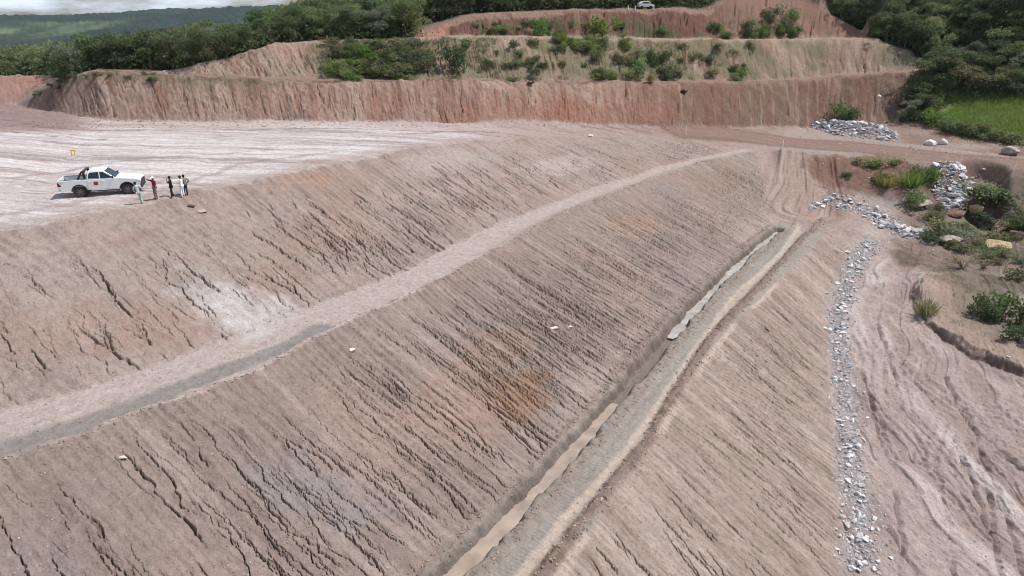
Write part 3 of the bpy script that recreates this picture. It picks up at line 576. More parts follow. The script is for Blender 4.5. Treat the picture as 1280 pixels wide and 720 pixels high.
# ------------------------------------------------------------------ object helpers
def mkobj(name, data, parent=None, loc=None, rotz=None, mat=None):
    o = bpy.data.objects.new(name, data); COL.objects.link(o)
    if parent: o.parent = parent
    if loc is not None: o.location = loc
    if rotz is not None: o.rotation_euler.z = rotz
    if mat: data.materials.append(mat)
    return o
def tag(o, label, cat, group=None, kind=None):
    o['label'] = label
    if cat: o['category'] = cat
    if group: o['group'] = group
    if kind: o['kind'] = kind
    return o
def plain(name, rgb, rough=.6, metal=0., spec=.5, noise=0., nscale=8., bump=0.):
    m, t, b = newmat(name); c = lin(*rgb); b.inputs['Roughness'].default_value = rough; b.inputs['Metallic'].default_value = metal; b.inputs['Specular IOR Level'].default_value = spec
    n = nd(t, 'ShaderNodeTexNoise', i_Scale=nscale, i_Detail=5); tc = nd(t, 'ShaderNodeTexCoord'); t.links.new(tc.outputs['Object'], n.inputs['Vector'])
    mr = nd(t, 'ShaderNodeMapRange'); mr.inputs[3].default_value = 1-noise; mr.inputs[4].default_value = 1+noise; t.links.new(n.outputs['Fac'], mr.inputs[0])
    v = nd(t, 'ShaderNodeVectorMath', operation='SCALE'); v.inputs[0].default_value = c; t.links.new(mr.outputs[0], v.inputs['Scale']); t.links.new(v.outputs[0], b.inputs['Base Color'])
    if bump:
        bu = nd(t, 'ShaderNodeBump', i_Strength=bump, i_Distance=.05); t.links.new(n.outputs['Fac'], bu.inputs['Height']); t.links.new(bu.outputs[0], b.inputs['Normal'])
    return m
def rockmat(name, rgb, var=.25):
    m, t, b = newmat(name); b.inputs['Roughness'].default_value = .9; b.inputs['Specular IOR Level'].default_value = .2
    oi = nd(t, 'ShaderNodeObjectInfo'); g = nd(t, 'ShaderNodeNewGeometry')
    n = nd(t, 'ShaderNodeTexNoise', i_Scale=5., i_Detail=8); t.links.new(g.outputs['Position'], n.inputs['Vector'])
    big = nd(t, 'ShaderNodeTexNoise', i_Scale=1.9, i_Detail=2); t.links.new(g.outputs['Position'], big.inputs['Vector'])
    a = nd(t, 'ShaderNodeMapRange'); a.inputs[1].default_value = .3; a.inputs[2].default_value = .7; a.inputs[3].default_value = .7; a.inputs[4].default_value = 1.2; t.links.new(n.outputs['Fac'], a.inputs[0])
    r = nd(t, 'ShaderNodeMapRange'); r.inputs[3].default_value = 1-var; r.inputs[4].default_value = 1+var; t.links.new(oi.outputs['Random'], r.inputs[0])
    q = nd(t, 'ShaderNodeMapRange'); q.inputs[1].default_value = .35; q.inputs[2].default_value = .65; q.inputs[3].default_value = .75; q.inputs[4].default_value = 1.15; t.links.new(big.outputs['Fac'], q.inputs[0])
    m1 = nd(t, 'ShaderNodeMath', operation='MULTIPLY'); t.links.new(a.outputs[0], m1.inputs[0]); t.links.new(r.outputs[0], m1.inputs[1])
    m2 = nd(t, 'ShaderNodeMath', operation='MULTIPLY'); t.links.new(m1.outputs[0], m2.inputs[0]); t.links.new(q.outputs[0], m2.inputs[1])
    mx = nd(t, 'ShaderNodeMix', data_type='RGBA'); mx.inputs['A'].default_value = (*lin(*rgb), 1); mx.inputs['B'].default_value = (*lin(170, 140, 122), 1)
    w = nd(t, 'ShaderNodeMapRange'); w.inputs[1].default_value = .5; w.inputs[2].default_value = .72; w.inputs[4].default_value = .55; t.links.new(big.outputs['Fac'], w.inputs[0]); t.links.new(w.outputs[0], mx.inputs['Factor'])
    v = nd(t, 'ShaderNodeVectorMath', operation='SCALE'); t.links.new(mx.outputs['Result'], v.inputs[0]); t.links.new(m2.outputs[0], v.inputs['Scale']); t.links.new(v.outputs[0], b.inputs['Base Color'])
    bu = nd(t, 'ShaderNodeBump', i_Strength=.5, i_Distance=.04); t.links.new(n.outputs['Fac'], bu.inputs['Height']); t.links.new(bu.outputs[0], b.inputs['Normal'])
    return m
# ------------------------------------------------------------------ broken rock
def hull(seed, n=13, flat=.62):
    r = np.random.default_rng(seed); bm = bmesh.new()
    p = r.normal(size=(n, 3)); p /= np.linalg.norm(p, axis=1)[:, None]; p *= (.42+.16*r.random(n))[:, None]; p *= np.array([1.15, .85, flat])
    for q in p: bm.verts.new(q)
    out = bmesh.ops.convex_hull(bm, input=bm.verts)
    bmesh.ops.delete(bm, geom=[v for v in bm.verts if not v.link_faces], context='VERTS')
    return bm
def hull_bevel(seed, n=13, flat=.62):
    bm = hull(seed, n, flat); bmesh.ops.bevel(bm, geom=bm.edges[:], offset=.025, segments=1, affect='EDGES', clamp_overlap=True)
    me_ = bpy.data.meshes.new('rock'); bm.to_mesh(me_); bm.free(); return me_
def boulder(seed, flat):
    bm = bmesh.new(); bmesh.ops.create_icosphere(bm, subdivisions=3, radius=.5); r = np.random.default_rng(seed+77); pl = r.normal(size=(16, 3)); pl /= np.linalg.norm(pl, axis=1)[:, None]; dd = r.uniform(.24, .42, 16)
    for v in bm.verts:
        c = np.array(v.co[:])
        for n_, d_ in zip(pl, dd):
            e = c@n_-d_
            if e > 0: c = c-n_*e*.92
        k = .018*math.sin(c[0]*19+seed)*math.sin(c[1]*23)*math.cos(c[2]*17)+.010*math.sin(c[0]*51)*math.cos(c[1]*47+c[2]*39)
        v.co = Vector((c[0]*1.15*(1+k*2), c[1]*.9*(1+k*2), c[2]*flat*1.2*(1+k*2)))
    me_ = bpy.data.meshes.new('boulder'); bm.to_mesh(me_); bm.free(); me_.polygons.foreach_set('use_smooth', np.zeros(len(me_.polygons), bool)); return me_
M_ROCK = rockmat('pale_broken_rock', (204,202,204)); M_ROCKW = rockmat('buff_boulder_stone', (186,166,128), .1); M_ROCKG = rockmat('weathered_stone', (150,142,134), .1); M_ROCKD = rockmat('brown_boulder_stone', (120,100,86), .2)
ROCKS = [hull_bevel(500+k, 11+k % 5, .55+.05*(k % 5)) for k in range(12)]
for q in ROCKS: q.materials.append(M_ROCK)
rr_ = random.Random(5)
def rock(p, size, label, cat='rock', group=None, mesh=None, sink=.22, rot=None, sc=None):
    o = bpy.data.objects.new('rock' if cat == 'rock' else cat, mesh or rr_.choice(ROCKS)); COL.objects.link(o)
    o.location = (p[0], p[1], hgt(p[0], p[1])+size*.5*(.5-sink)); k = rr_.uniform(.85, 1.15)
    o.scale = sc or (size, size*k, size*rr_.uniform(.8, 1.1)); o.rotation_euler = rot or (rr_.uniform(-.4, .4), rr_.uniform(-.4, .4), rr_.uniform(0, 6.3))
    tag(o, label, cat, group); return o
RUB = []                                                  # small stones gathered for the one rubble object
def pick_along(lineA, lineB, u, v):
    """point between two polylines: u along 0..1, v across"""
    def at(l, u):
        l = np.array([q[:2] for q in l]); d = np.r_[0, np.cumsum(np.hypot(*np.diff(l, axis=0).T))]; x = u*d[-1]
        return np.array([np.interp(x, d, l[:,0]), np.interp(x, d, l[:,1])])
    return at(lineA, u)*(1-v)+at(lineB, u)*v
gA, gB = rockL[1:], rockR[1:]
lab = 'angular pale grey rock in the narrow stone drain at the foot of the near slope'
for k in range(150):
    u = rr_.random()**1.25; v = min(1.15, max(-.1, rr_.gauss(.45, .27)))
    rock(pick_along(gA, gB, u, v), rr_.uniform(.24, .50)*(1.15 if u > .5 else 1), lab, 'rock', 'rocks of the stone drain')
for k in range(3400):
    u = rr_.random(); v = rr_.gauss(.48, .27); RUB.append((*pick_along(gA, gB, u, v), rr_.uniform(.07, .19+.16*rr_.random()**2)))
upA = [Vector((p[0]-1.0, p[1]-.7)) for p in uprock]; upB = [Vector((p[0]+.9, p[1]+1.9)) for p in uprock]
lab = 'pale grey rock in the stone drain curving round the head of the toe road'
for k in range(62):
    u = rr_.random()**.7; rock(pick_along(upA, upB, u, min(1.15, max(-.15, rr_.gauss(.5, .32)))), rr_.uniform(.45, .9)*(1.25 if u > .6 else 1), lab, 'rock', 'rocks of the curving upper drain')
for k in range(900):
    RUB.append((*pick_along(upA, upB, rr_.random(), rr_.gauss(.5, .33)), rr_.uniform(.12, .4)))
pileA = [hit(*q) for q in [(1014,157),(1045,169),(1085,174),(1126,179)]]; pileB = [hit(*q) for q in [(1026,149),(1055,151),(1085,153),(1120,164)]]
lab = 'bluish grey rock heaped in the long pile beside the haul road'
for k in range(56):
    u = rr_.random(); v = rr_.random(); p = pick_along(pileA, pileB, u, v); o = rock(p, rr_.uniform(.6, 1.25), lab, 'rock', 'rocks of the pile beside the haul road')
    o.location.z += 1.15*math.sin(math.pi*v)*math.sin(math.pi*min(1, max(.05, u)))**.5*rr_.uniform(.4, 1)
for k in range(700):
    u = rr_.random(); v = rr_.random(); p = pick_along(pileA, pileB, u, v); RUB.append((p[0], p[1], rr_.uniform(.2, .6), .75*math.sin(math.pi*v)*math.sin(math.pi*u)**.5*rr_.random()))
chA = [hit(*q) for q in [(1162,207),(1163,222),(1166,240),(1182,262)]]; chB = [hit(*q) for q in [(1232,205),(1226,218),(1212,236),(1202,262)]]
lab = 'pale grey rock tumbling down the stone chute below the haul road'
for k in range(34):
    u = rr_.random(); v = rr_.random(); rock(pick_along(chA, chB, u, v), rr_.uniform(.6, 1.3), lab, 'rock', 'rocks of the stone chute')
for k in range(500):
    u = rr_.random(); v = rr_.random(); RUB.append((*pick_along(chA, chB, u, v), rr_.uniform(.2, .6)))
for k in range(260):                                        # scattered stones by the road, the verge and on the fan
    x, y = rr_.choice([(rr_.uniform(1120, 1280), rr_.uniform(172, 200)), (rr_.uniform(1130, 1280), rr_.uniform(255, 320)), (rr_.uniform(1010, 1160), rr_.uniform(185, 250)), (rr_.uniform(1000, 1120), rr_.uniform(150, 180))])
    p = hit(x, y); RUB.append((p[0], p[1], rr_.uniform(.1, .35)))
for k in range(700):                                        # pebbles and crumbs over the slopes
    x = rr_.uniform(0, 1280); y = rr_.uniform(240, 720); p = hit(x, y); RUB.append((p[0], p[1], rr_.uniform(.03, .09)))
HV = []
CLOD = []
for k in range(10):
    bm = hull(900+k, 9, .7); bm.verts.index_update(); HV.append((np.array([v.co[:] for v in bm.verts]), [[v.index for v in f.verts] for f in bm.faces])); bm.free()
for k in range(2600): x = rr_.uniform(0, 1280); y = 250+470*rr_.random()**.8; p = hit(x, y); CLOD.append((p[0], p[1], rr_.uniform(.04, .12)))
for dl, n_, w0, s1 in ((ditch, 1500, .95, .16), (wind, 1100, .22, .2)):
    for k in range(n_): u = rr_.random()**1.1; q = pick_along(dl, dl, u, 0); a = rr_.choice((-1, 1)); o_ = a*w0+rr_.gauss(0, .16); CLOD.append((q[0]+N0[0]*o_, q[1]+N0[1]*o_, rr_.uniform(.05, s1)))
for k in range(1000):
    u = rr_.random(); s_ = -22+u*90; n_ = float(np.interp(s_, *zip(*sorted(sn(q) for q in b1out))))+rr_.gauss(-.02, .12); q = C0+s_*E0+n_*N0; CLOD.append((q[0], q[1], rr_.uniform(.05, .16)))
for k in range(220):
    u = rr_.random(); s_ = -22+u*80; n_ = float(np.interp(s_, *zip(*sorted(sn(q) for q in b1in))))+abs(rr_.gauss(0, .35))-.1; q = C0+s_*E0+n_*N0; CLOD.append((q[0], q[1], rr_.uniform(.05, .15)))
for k in range(900): u = rr_.random(); p = hit(rr_.uniform(40, 1130), rr_.uniform(150, 160)); CLOD.append((p[0], p[1], rr_.uniform(.08, .25)))
def gather(RUB, name, mat, label):
  vs_all, fs_all, off_ = [], [], 0
  for q in RUB:
      v, f = HV[rr_.randrange(10)]; a = rr_.uniform(0, 6.3); s_ = q[2]; R_m = np.array([[math.cos(a), -math.sin(a), 0], [math.sin(a), math.cos(a), 0], [0, 0, 1]])
      w = (v*s_*np.array([1, rr_.uniform(.7, 1.2), rr_.uniform(.7, 1.1)]))@R_m.T + np.array([q[0], q[1], hgt(q[0], q[1])+s_*.12+(q[3] if len(q) > 3 else 0)])
      vs_all.append(w); fs_all += [[i+off_ for i in g] for g in f]; off_ += len(v)
  rm = bpy.data.meshes.new(name); rm.from_pydata(np.concatenate(vs_all).tolist(), [], fs_all); rm.materials.append(mat)
  tag(mkobj(name, rm), label, None, None, 'stuff')
gather(RUB, 'rubble', M_ROCK, 'small broken stones filling the drains, the chute and the ground around')
gather(CLOD, 'dirt_clods', rockmat('dry_clod', (150,130,118), .05), 'small clods of dry earth along the ditch, the windrow and the bench edges')
def one_rock(px, py, wpx, label, mat, seed, cat='boulder', flat=.7, sink=.2, rz=0., stretch=1.2):
    p = hit(px, py); s_ = wpx/px_m(p); me_ = boulder(seed, flat); me_.materials.append(mat)
    rock(p, s_, label, cat, None, me_, sink, (.1, -.1, rz), (s_*stretch*.85, s_*.8, s_*.8))
one_rock(1217, 268, 20, 'upright buff boulder in the hollow, above the flat buff one', M_ROCKW, 1, flat=1.0, sink=-.2, stretch=1)
one_rock(1245, 311, 36, 'flat buff boulder at the lower edge of the hollow', M_ROCKW, 2, flat=.45, stretch=1.25)
one_rock(1250, 288, 34, 'slanting grey brown boulder at the right side of the hollow', M_ROCKD, 3, flat=.6, rz=.7, stretch=1.2)
one_rock(1272, 298, 26, 'dark brown boulder beside the slanting one in the hollow', M_ROCKD, 4, flat=.7)
one_rock(1185, 303, 34, 'low flat grey ledge rock where the curving drain ends', M_ROCKG, 5, flat=.3)
one_rock(1150, 258, 26, 'flat weathered grey rock under the bushes of the red bank', M_ROCKG, 6, flat=.35)
one_rock(1196, 271, 20, 'brown boulder between the bushes and the upright buff boulder', M_ROCKD, 7, flat=.6)
one_rock(1262, 193, 24, 'pale boulder on the verge above the haul road', M_ROCKG, 8, flat=.6)
one_rock(1163, 181, 15, 'bluish white boulder just past the long rock pile', M_ROCK, 9, flat=.7)
one_rock(1179, 180, 14, 'squarer white boulder right beside the bluish one past the pile', M_ROCK, 10, flat=.8)
one_rock(439, 439, 11, 'larger white stone alone on the lower slope below the berm', rockmat('white_stone', (226,218,210), .05), 11, 'stone', .7)
MW_ = bpy.data.materials['white_stone']
one_rock(154, 573, 11, 'white stone on the lower slope at the near left', MW_, 12, 'stone', .5)
one_rock(692, 412, 12, 'elongated white stone low on the slope above the toe road', MW_, 13, 'stone', .4, stretch=1.6)
one_rock(712, 409, 6, 'small cream stone right of the elongated white one', MW_, 14, 'stone', .6)
one_rock(738, 171, 7, 'pale stone on the platform edge near the end of the crest', MW_, 15, 'stone', .6)
one_rock(1099, 122, 7, 'single white stone resting on the brown cut face', MW_, 16, 'stone', .8)
one_rock(238, 257, 13, 'dark overhanging clod on the slope just below the group of people', M_ROCKD, 17, 'clod', .35, sink=.5)
one_rock(251, 264, 15, 'pale earth clod beside the dark one below the people', rockmat('pale_clod', (176,154,140), .05), 18, 'clod', .45, sink=.5)
one_rock(664, 106, 9, 'dark reddish lump on the edge of the lowest bench', rockmat('dark_lump', (84,52,44), .1), 19, 'boulder', .8, sink=-.2)
one_rock(855, 116, 9, 'dark lump at the top of the brown cut face', bpy.data.materials['dark_lump'], 20, 'boulder', .7)
# ------------------------------------------------------------------ vegetation
def leafmat(name, rgb, var=.35):
    m, t, b = newmat(name); b.inputs['Roughness'].default_value = .7; b.inputs['Specular IOR Level'].default_value = .2
    a = nd(t, 'ShaderNodeAttribute', attribute_name='tint'); oi = nd(t, 'ShaderNodeObjectInfo')
    r1_ = nd(t, 'ShaderNodeMapRange'); r1_.inputs[3].default_value = .55; r1_.inputs[4].default_value = 1.5; t.links.new(a.outputs['Fac'], r1_.inputs[0])
    r2_ = nd(t, 'ShaderNodeMapRange'); r2_.inputs[3].default_value = 1-var; r2_.inputs[4].default_value = 1+var; t.links.new(oi.outputs['Random'], r2_.inputs[0])
    mu = nd(t, 'ShaderNodeMath', operation='MULTIPLY'); t.links.new(r1_.outputs[0], mu.inputs[0]); t.links.new(r2_.outputs[0], mu.inputs[1])
    hs = nd(t, 'ShaderNodeHueSaturation'); hs.inputs['Color'].default_value = (*lin(*rgb), 1); hs.inputs['Saturation'].default_value = .95
    wn = nd(t, 'ShaderNodeTexWhiteNoise', noise_dimensions='1D'); t.links.new(oi.outputs['Random'], wn.inputs['W'])
    hr = nd(t, 'ShaderNodeMapRange'); hr.inputs[3].default_value = .47; hr.inputs[4].default_value = .52; t.links.new(wn.outputs['Value'], hr.inputs[0]); t.links.new(hr.outputs[0], hs.inputs['Hue'])
    v = nd(t, 'ShaderNodeVectorMath', operation='SCALE'); t.links.new(hs.outputs[0], v.inputs[0]); t.links.new(mu.outputs[0], v.inputs['Scale']); t.links.new(v.outputs[0], b.inputs['Base Color'])
    tr_ = nd(t, 'ShaderNodeBsdfTranslucent'); t.links.new(v.outputs[0], tr_.inputs['Color']); ms = nd(t, 'ShaderNodeMixShader'); ms.inputs[0].default_value = .5
    t.links.new(b.outputs[0], ms.inputs[1]); t.links.new(tr_.outputs[0], ms.inputs[2]); t.links.new(ms.outputs[0], t.nodes['Material Output'].inputs['Surface'])
    return m
LEAF = {'dark': leafmat('dark_leaf', (98,112,78)), 'mid': leafmat('mid_leaf', (112,128,80)), 'bright': leafmat('bright_leaf', (112,138,66), .2), 'olive': leafmat('olive_leaf', (116,118,82)), 'grey': leafmat('grey_leaf', (112,120,100)), 'yellow': leafmat('yellow_leaf', (140,138,78), .1), 'straw': leafmat('straw', (164,150,112), .15)}
M_BARK = plain('bark', (98,86,72), .95, noise=.3, nscale=6)
def quads(name, P, size, mat, tint, up=None, r=None, aspect=.55):
    """one mesh of many small leaf faces; up = lengthwise direction for blades"""
    n = len(P); a = r.normal(size=(n, 3)); a /= np.linalg.norm(a, axis=1)[:, None]
    if up is not None: a = up
    b = np.cross(a, r.normal(size=(n, 3))); b /= np.linalg.norm(b, axis=1)[:, None]+1e-9
    s = np.asarray(size)[:, None]
    if up is None: v = np.stack([P-a*s-b*s*aspect*.4, P+b*s*aspect, P+a*s+b*s*aspect*.2, P-b*s*aspect], 1)
    else: v = np.stack([P-b*s*aspect, P+b*s*aspect, P+a*s*2+b*s*aspect*.3, P+a*s*2-b*s*aspect*.3], 1)
    me_ = bpy.data.meshes.new(name); me_.vertices.add(4*n); me_.vertices.foreach_set('co', v.astype(np.float32).ravel())
    me_.loops.add(4*n); me_.loops.foreach_set('vertex_index', np.arange(4*n, dtype=np.int32)); me_.polygons.add(n)
    me_.polygons.foreach_set('loop_start', (np.arange(n)*4).astype(np.int32)); me_.update(calc_edges=True)
    at_ = me_.attributes.new('tint', 'FLOAT', 'POINT'); at_.data.foreach_set('value', np.repeat(np.asarray(tint, np.float32), 4)); me_.materials.append(mat)
    return me_
def tube(bm, pts, rad, seg=6):
    prev = None
    for k, (p, r_) in enumerate(zip(pts, rad)):
        p = Vector(p); d = (Vector(pts[min(k+1, len(pts)-1)])-Vector(pts[max(k-1, 0)])).normalized()
        u = d.orthogonal().normalized(); w = d.cross(u)
        ring_ = [bm.verts.new(p+(u*math.cos(2*math.pi*i/seg)+w*math.sin(2*math.pi*i/seg))*r_) for i in range(seg)]
        if prev:
            o = min(range(seg), key=lambda q: (ring_[q].co-prev[0].co).length); ring_ = ring_[o:]+ring_[:o]
            for i in range(seg): bm.faces.new((prev[i], prev[(i+1) % seg], ring_[(i+1) % seg], ring_[i]))
        else: bm.faces.new(ring_[::-1])
        prev = ring_
    bm.faces.new(prev)
def crown_points(r, n, kind):
    """leaf positions (tree of height 1) in uneven clumps; returns points, tints and clump centres"""
    K = {'round': 13, 'spread': 15, 'tall': 12}[kind]; cs = []
    for k in range(K):
        a = r.uniform(0, 6.28); q = r.uniform(.08, .36)
        if kind == 'spread': cs.append((q*1.25*math.cos(a), q*1.25*math.sin(a), r.uniform(.24, .80), r.uniform(.15, .23)))
        elif kind == 'tall': cs.append((q*.6*math.cos(a), q*.6*math.sin(a), r.uniform(.13, .86), r.uniform(.13, .21)))
        else: cs.append((q*math.cos(a), q*math.sin(a), r.uniform(.15, .80), r.uniform(.16, .25)))
    w = np.array([c[3]**2 for c in cs]); w /= w.sum(); idx = r.choice(K, n, p=w); cs = np.array(cs)
    d = r.normal(size=(n, 3)); d /= np.linalg.norm(d, axis=1)[:, None]; d[:, 2] = np.where(d[:, 2] < -.3, -d[:, 2]*.6, d[:, 2])
    rad_ = cs[idx, 3]*(.55+.5*r.random(n)**.6)
    P = cs[idx, :3]+d*rad_[:, None]*np.array([1, 1, .78])
    ct = r.random(K); t = np.clip(.45*ct[idx]+.55*r.random(n), 0, 1)
    return P, t, cs
TREES = []
for k in range(9):
    r = np.random.default_rng(700+k); kind = ('round', 'spread', 'tall')[k % 3]; P, t_, cs = crown_points(r, 2100, kind)
    col = ('dark', 'mid', 'dark', 'olive', 'dark', 'mid', 'dark', 'grey', 'dark')[k]
    cm = quads('crown', P, r.uniform(.018, .036, len(P)), LEAF[col], t_, r=r)
    bm = bmesh.new(); j = Vector((r.uniform(-.04,.04), r.uniform(-.04,.04), .36)); tube(bm, [(0,0,-.06), (j.x*.4, j.y*.3, .16), j], [.032, .024, .018])
    for c in cs[:5]: tube(bm, [j, (j+Vector(c[:3]))/2+Vector((0,0,.03)), Vector(c[:3])], [.016, .010, .004], 5)
    tm = bpy.data.meshes.new('trunk'); bm.to_mesh(tm); bm.free(); tm.materials.append(M_BARK)
    TREES.append((cm, tm, kind, col))
SHAPE = {'round': 'rounded', 'spread': 'spreading', 'tall': 'slender'}; TONE = {'dark': 'dark green', 'mid': 'mid green', 'olive': 'olive green', 'grey': 'grey green'}
MF = m_f.reshape(SH); MED = med.reshape(SH)
def look(G, x, y):
    a = math.atan2(x, y); r_ = math.hypot(x, y); return float(G[min(len(RR)-1, int(np.interp(r_, RR, np.arange(len(RR))))), int(np.interp(a, TH, np.arange(len(TH))))])
def proj(x, y, z):
    f_ = y*CP-(z-CAMZ)*SP; return 640+F*x/f_, 360-F*((z-CAMZ)*CP+y*SP)/f_
cand = []; tr_ = random.Random(3); grid_ = {}
def free(x, y, d):
    gx, gy = int(x/3), int(y/3)
    for a in range(gx-1, gx+2):
        for b in range(gy-1, gy+2):
            for q in grid_.get((a, b), ()):
                if (q[0]-x)**2+(q[1]-y)**2 < d*d: return False
    grid_.setdefault((gx, gy), []).append((x, y)); return True
for _ in range(40000):
    px = tr_.uniform(-60, 1340); r_ = 85+95*tr_.random()**.8; a = azpx(px); x, y = r_*math.sin(a), r_*math.cos(a)
    if look(MF, x, y) < .75 or look(MED, x, y) > .15: continue
    z = hgt(x, y); h = tr_.uniform(3.2, 5.4)*(1 if px > 420 else .92); u, vb = proj(x, y, z); vt = proj(x, y, z+h)[1]
    if vb < -4 or u < -25 or u > 1305: continue
    if u < 330 and vt < 26: continue
    if not free(x, y, 1.75): continue
    cand.append((r_, x, y, z, h, u, vt, vb))
cand.sort(key=lambda c: c[0]-(4 if c[5] > 1000 else 0))
fr, fl, ce = [], [], []
for c in cand: (fr if c[5] > 1000 else (fl if c[5] < 540 else ce)).append(c)
pick = fr[:120]+fl[:140]+ce[:38]; rest = fr[120:]+fl[140:]+ce[38:]
print('trees', len(fr), len(fl), len(ce))
AREA = lambda u: ('on the wooded hillside right of the cut', 'woodland on the right hillside') if u > 1000 else (('in the woodland behind the left red bank', 'woodland behind the left bank') if u < 235 else (('in the wood on the rise behind the pale cut face', 'wood behind the pale cut face') if u < 540 else ('in the wood along the top behind the red bank', 'wood behind the red bank')))
def tree(x, y, z, h, k, label, group, wide=1.):
    o = mkobj('tree', None, None, (x, y, z-.05), tr_.uniform(0, 6.28)); s_ = h/.95; o.scale = (s_*wide, s_*wide, s_)
    tag(o, label, 'tree', group); mkobj('trunk', TREES[k][1], o); mkobj('crown', TREES[k][0], o); return o
for (r_, x, y, z, h, u, vt, vb) in pick:
    k = tr_.choice([0,1,2,3,4,4,5,6,6,7,8,0,2]); w, g = AREA(u)
    tree(x, y, z, h, k, f'{SHAPE[TREES[k][2]]} {TONE[TREES[k][3]]} tree {w}', g, tr_.uniform(.85, 1.2))
# the rest of the wood as one mass, with undergrowth
r = np.random.default_rng(5); PP, SS, TT = [], [], []
for (r_, x, y, z, h, u, vt, vb) in rest:
    P, t_, cs = crown_points(r, 420, ('round', 'spread', 'tall')[r.integers(3)]); a = r.uniform(0, 6.28)
    PP.append(P*h*np.array([1.1, 1.1, 1.05])+np.array([x, y, z])); SS.append(r.uniform(.035, .065, len(P))*h); TT.append(np.clip(t_*.8+r.uniform(-.2, .3), 0, 1))
tag(mkobj('forest', quads('forest', np.concatenate(PP), np.concatenate(SS), LEAF['dark'], np.concatenate(TT), r=r)), 'dark green woodland behind the front trees', None, None, 'stuff')
PP, TT = [], []
for _ in range(14000):
    px = tr_.uniform(-40, 1320); r_ = 85+80*tr_.random(); a = azpx(px); x, y = r_*math.sin(a), r_*math.cos(a)
    if look(MF, x, y) < .5 or look(MED, x, y) > .3: continue
    z = hgt(x, y); n = 14; PP.append(np.array([x, y, z+.1])+np.abs(r.normal(size=(n, 3)))*np.array([1, 1, .55])*np.where(r.random((n, 3)) < .5, -1, 1)*np.array([1, 1, 0])+np.array([0, 0, 1])*np.abs(r.normal(size=(n, 1)))*.8); TT.append(r.random(n)*.8)
P = np.concatenate(PP); tag(mkobj('undergrowth', quads('undergrowth', P, r.uniform(.12, .26, len(P)), LEAF['dark'], np.concatenate(TT), r=r)), 'low dark undergrowth between the trees', None, None, 'stuff')
# shrubs
def shrub_mesh(seed, col, kind='dome', n=650):
    r = np.random.default_rng(seed)
    if kind == 'dome':
        K = 7; cs = np.stack([r.uniform(-.32, .32, K), r.uniform(-.32, .32, K), r.uniform(.12, .5, K), r.uniform(.16, .3, K)], 1); idx = r.integers(0, K, n)
        d = r.normal(size=(n, 3)); d /= np.linalg.norm(d, axis=1)[:, None]; P = cs[idx, :3]+d*(cs[idx, 3]*(.5+.55*r.random(n)))[:, None]; P[:, 2] = np.abs(P[:, 2])
        return quads('foliage', P, r.uniform(.03, .06, n), LEAF[col], np.clip(.5*r.random(K)[idx]+.5*r.random(n), 0, 1), r=r)
    if kind == 'blade':
        n = 320; q = r.normal(size=(n, 2))*.17; P = np.concatenate([q, np.zeros((n, 1))], 1); up = np.concatenate([q*1.4+r.normal(size=(n, 2))*.22, np.ones((n, 1))], 1); up /= np.linalg.norm(up, axis=1)[:, None]
        return quads('foliage', P, r.uniform(.18, .45, n), LEAF[col], r.random(n), up=up, r=r, aspect=.055)
    bm = bmesh.new()                                         # leafless twigs
    for k in range(16):
        a = r.uniform(0, 6.28); l = r.uniform(.4, .9); tip = Vector((math.cos(a)*l*.55, math.sin(a)*l*.55, l*.8)); tube(bm, [(0,0,0), tip*.5+Vector((0,0,.07)), tip], [.02, .013, .005], 4)
        for _ in range(4):
            s0 = tip*r.uniform(.4, .9); e = s0+Vector(r.normal(size=3)*.16); tube(bm, [s0, e], [.009, .003], 3)
    me_ = bpy.data.meshes.new('twigs'); bm.to_mesh(me_); bm.free(); me_.materials.append(M_DRY); return me_
M_DRY = plain('dry_twig', (132,112,90), .95, noise=.2)
SHM = {}
def stem_mesh():
    bm = bmesh.new()
    for a in range(5): tube(bm, [(0,0,-.08), (.10*math.cos(a*1.26), .10*math.sin(a*1.26), .2), (.25*math.cos(a*1.26), .25*math.sin(a*1.26), .42)], [.02, .014, .006], 4)
    me_ = bpy.data.meshes.new('stems'); bm.to_mesh(me_); bm.free(); me_.materials.append(M_BARK); return me_
STEM = stem_mesh()
def shrub(px, py, wpx, hpx, col, label, group=None, kind='dome', cat='bush', name='shrub'):
    p = hit(px, py); s_ = px_m(p); wdt = wpx/s_/.95; ht = hpx/s_/(.72 if kind == 'dome' else .85)/.95
    key = (col, kind, tr_.randrange(3))
    if key not in SHM: SHM[key] = shrub_mesh(hash(key[0]) % 1 + 40+len(SHM), col, kind)
    o = mkobj(name, None, None, (p.x, p.y, p.z-.06), tr_.uniform(0, 6.28)); o.scale = (wdt, wdt, ht); tag(o, label, cat, group)
    mkobj({'dome': 'foliage', 'blade': 'blades', 'twig': 'twigs'}[kind], SHM[key], o)
    if kind == 'dome': mkobj('stems', STEM, o)
    return o
shrub(1057, 148, 36, 24, 'mid', 'rounded green bush at the foot of the brown cut, behind the rock pile')
shrub(674, 44, 26, 22, 'bright', 'bright green bush low on the red bank, leftmost on that bank')
shrub(752, 45, 44, 26, 'bright', 'largest bright green bush on the red bank, beside the bushy ledge')
shrub(567, 90, 32, 38, 'dark', 'dark rounded bush at the right end of the shrubby slope, standing alone')
shrub(924, 98, 26, 16, 'bright', 'bright green low bush at the right end of the scrub on the middle face')
shrub(813, 105, 15, 13, 'yellow', 'small yellow flowering bush at the foot of the middle face')
shrub(962, 28, 30, 22, 'dark', 'dark spreading bush on the upper brown slope'); shrub(988, 24, 24, 16, 'mid', 'green bush right of the dark one on the upper brown slope'); shrub(982, 36, 12, 15, 'dark', 'small upright dark bush below the two on the upper brown slope')
lab = 'green bush among the dense shrubs on the left of the middle face'
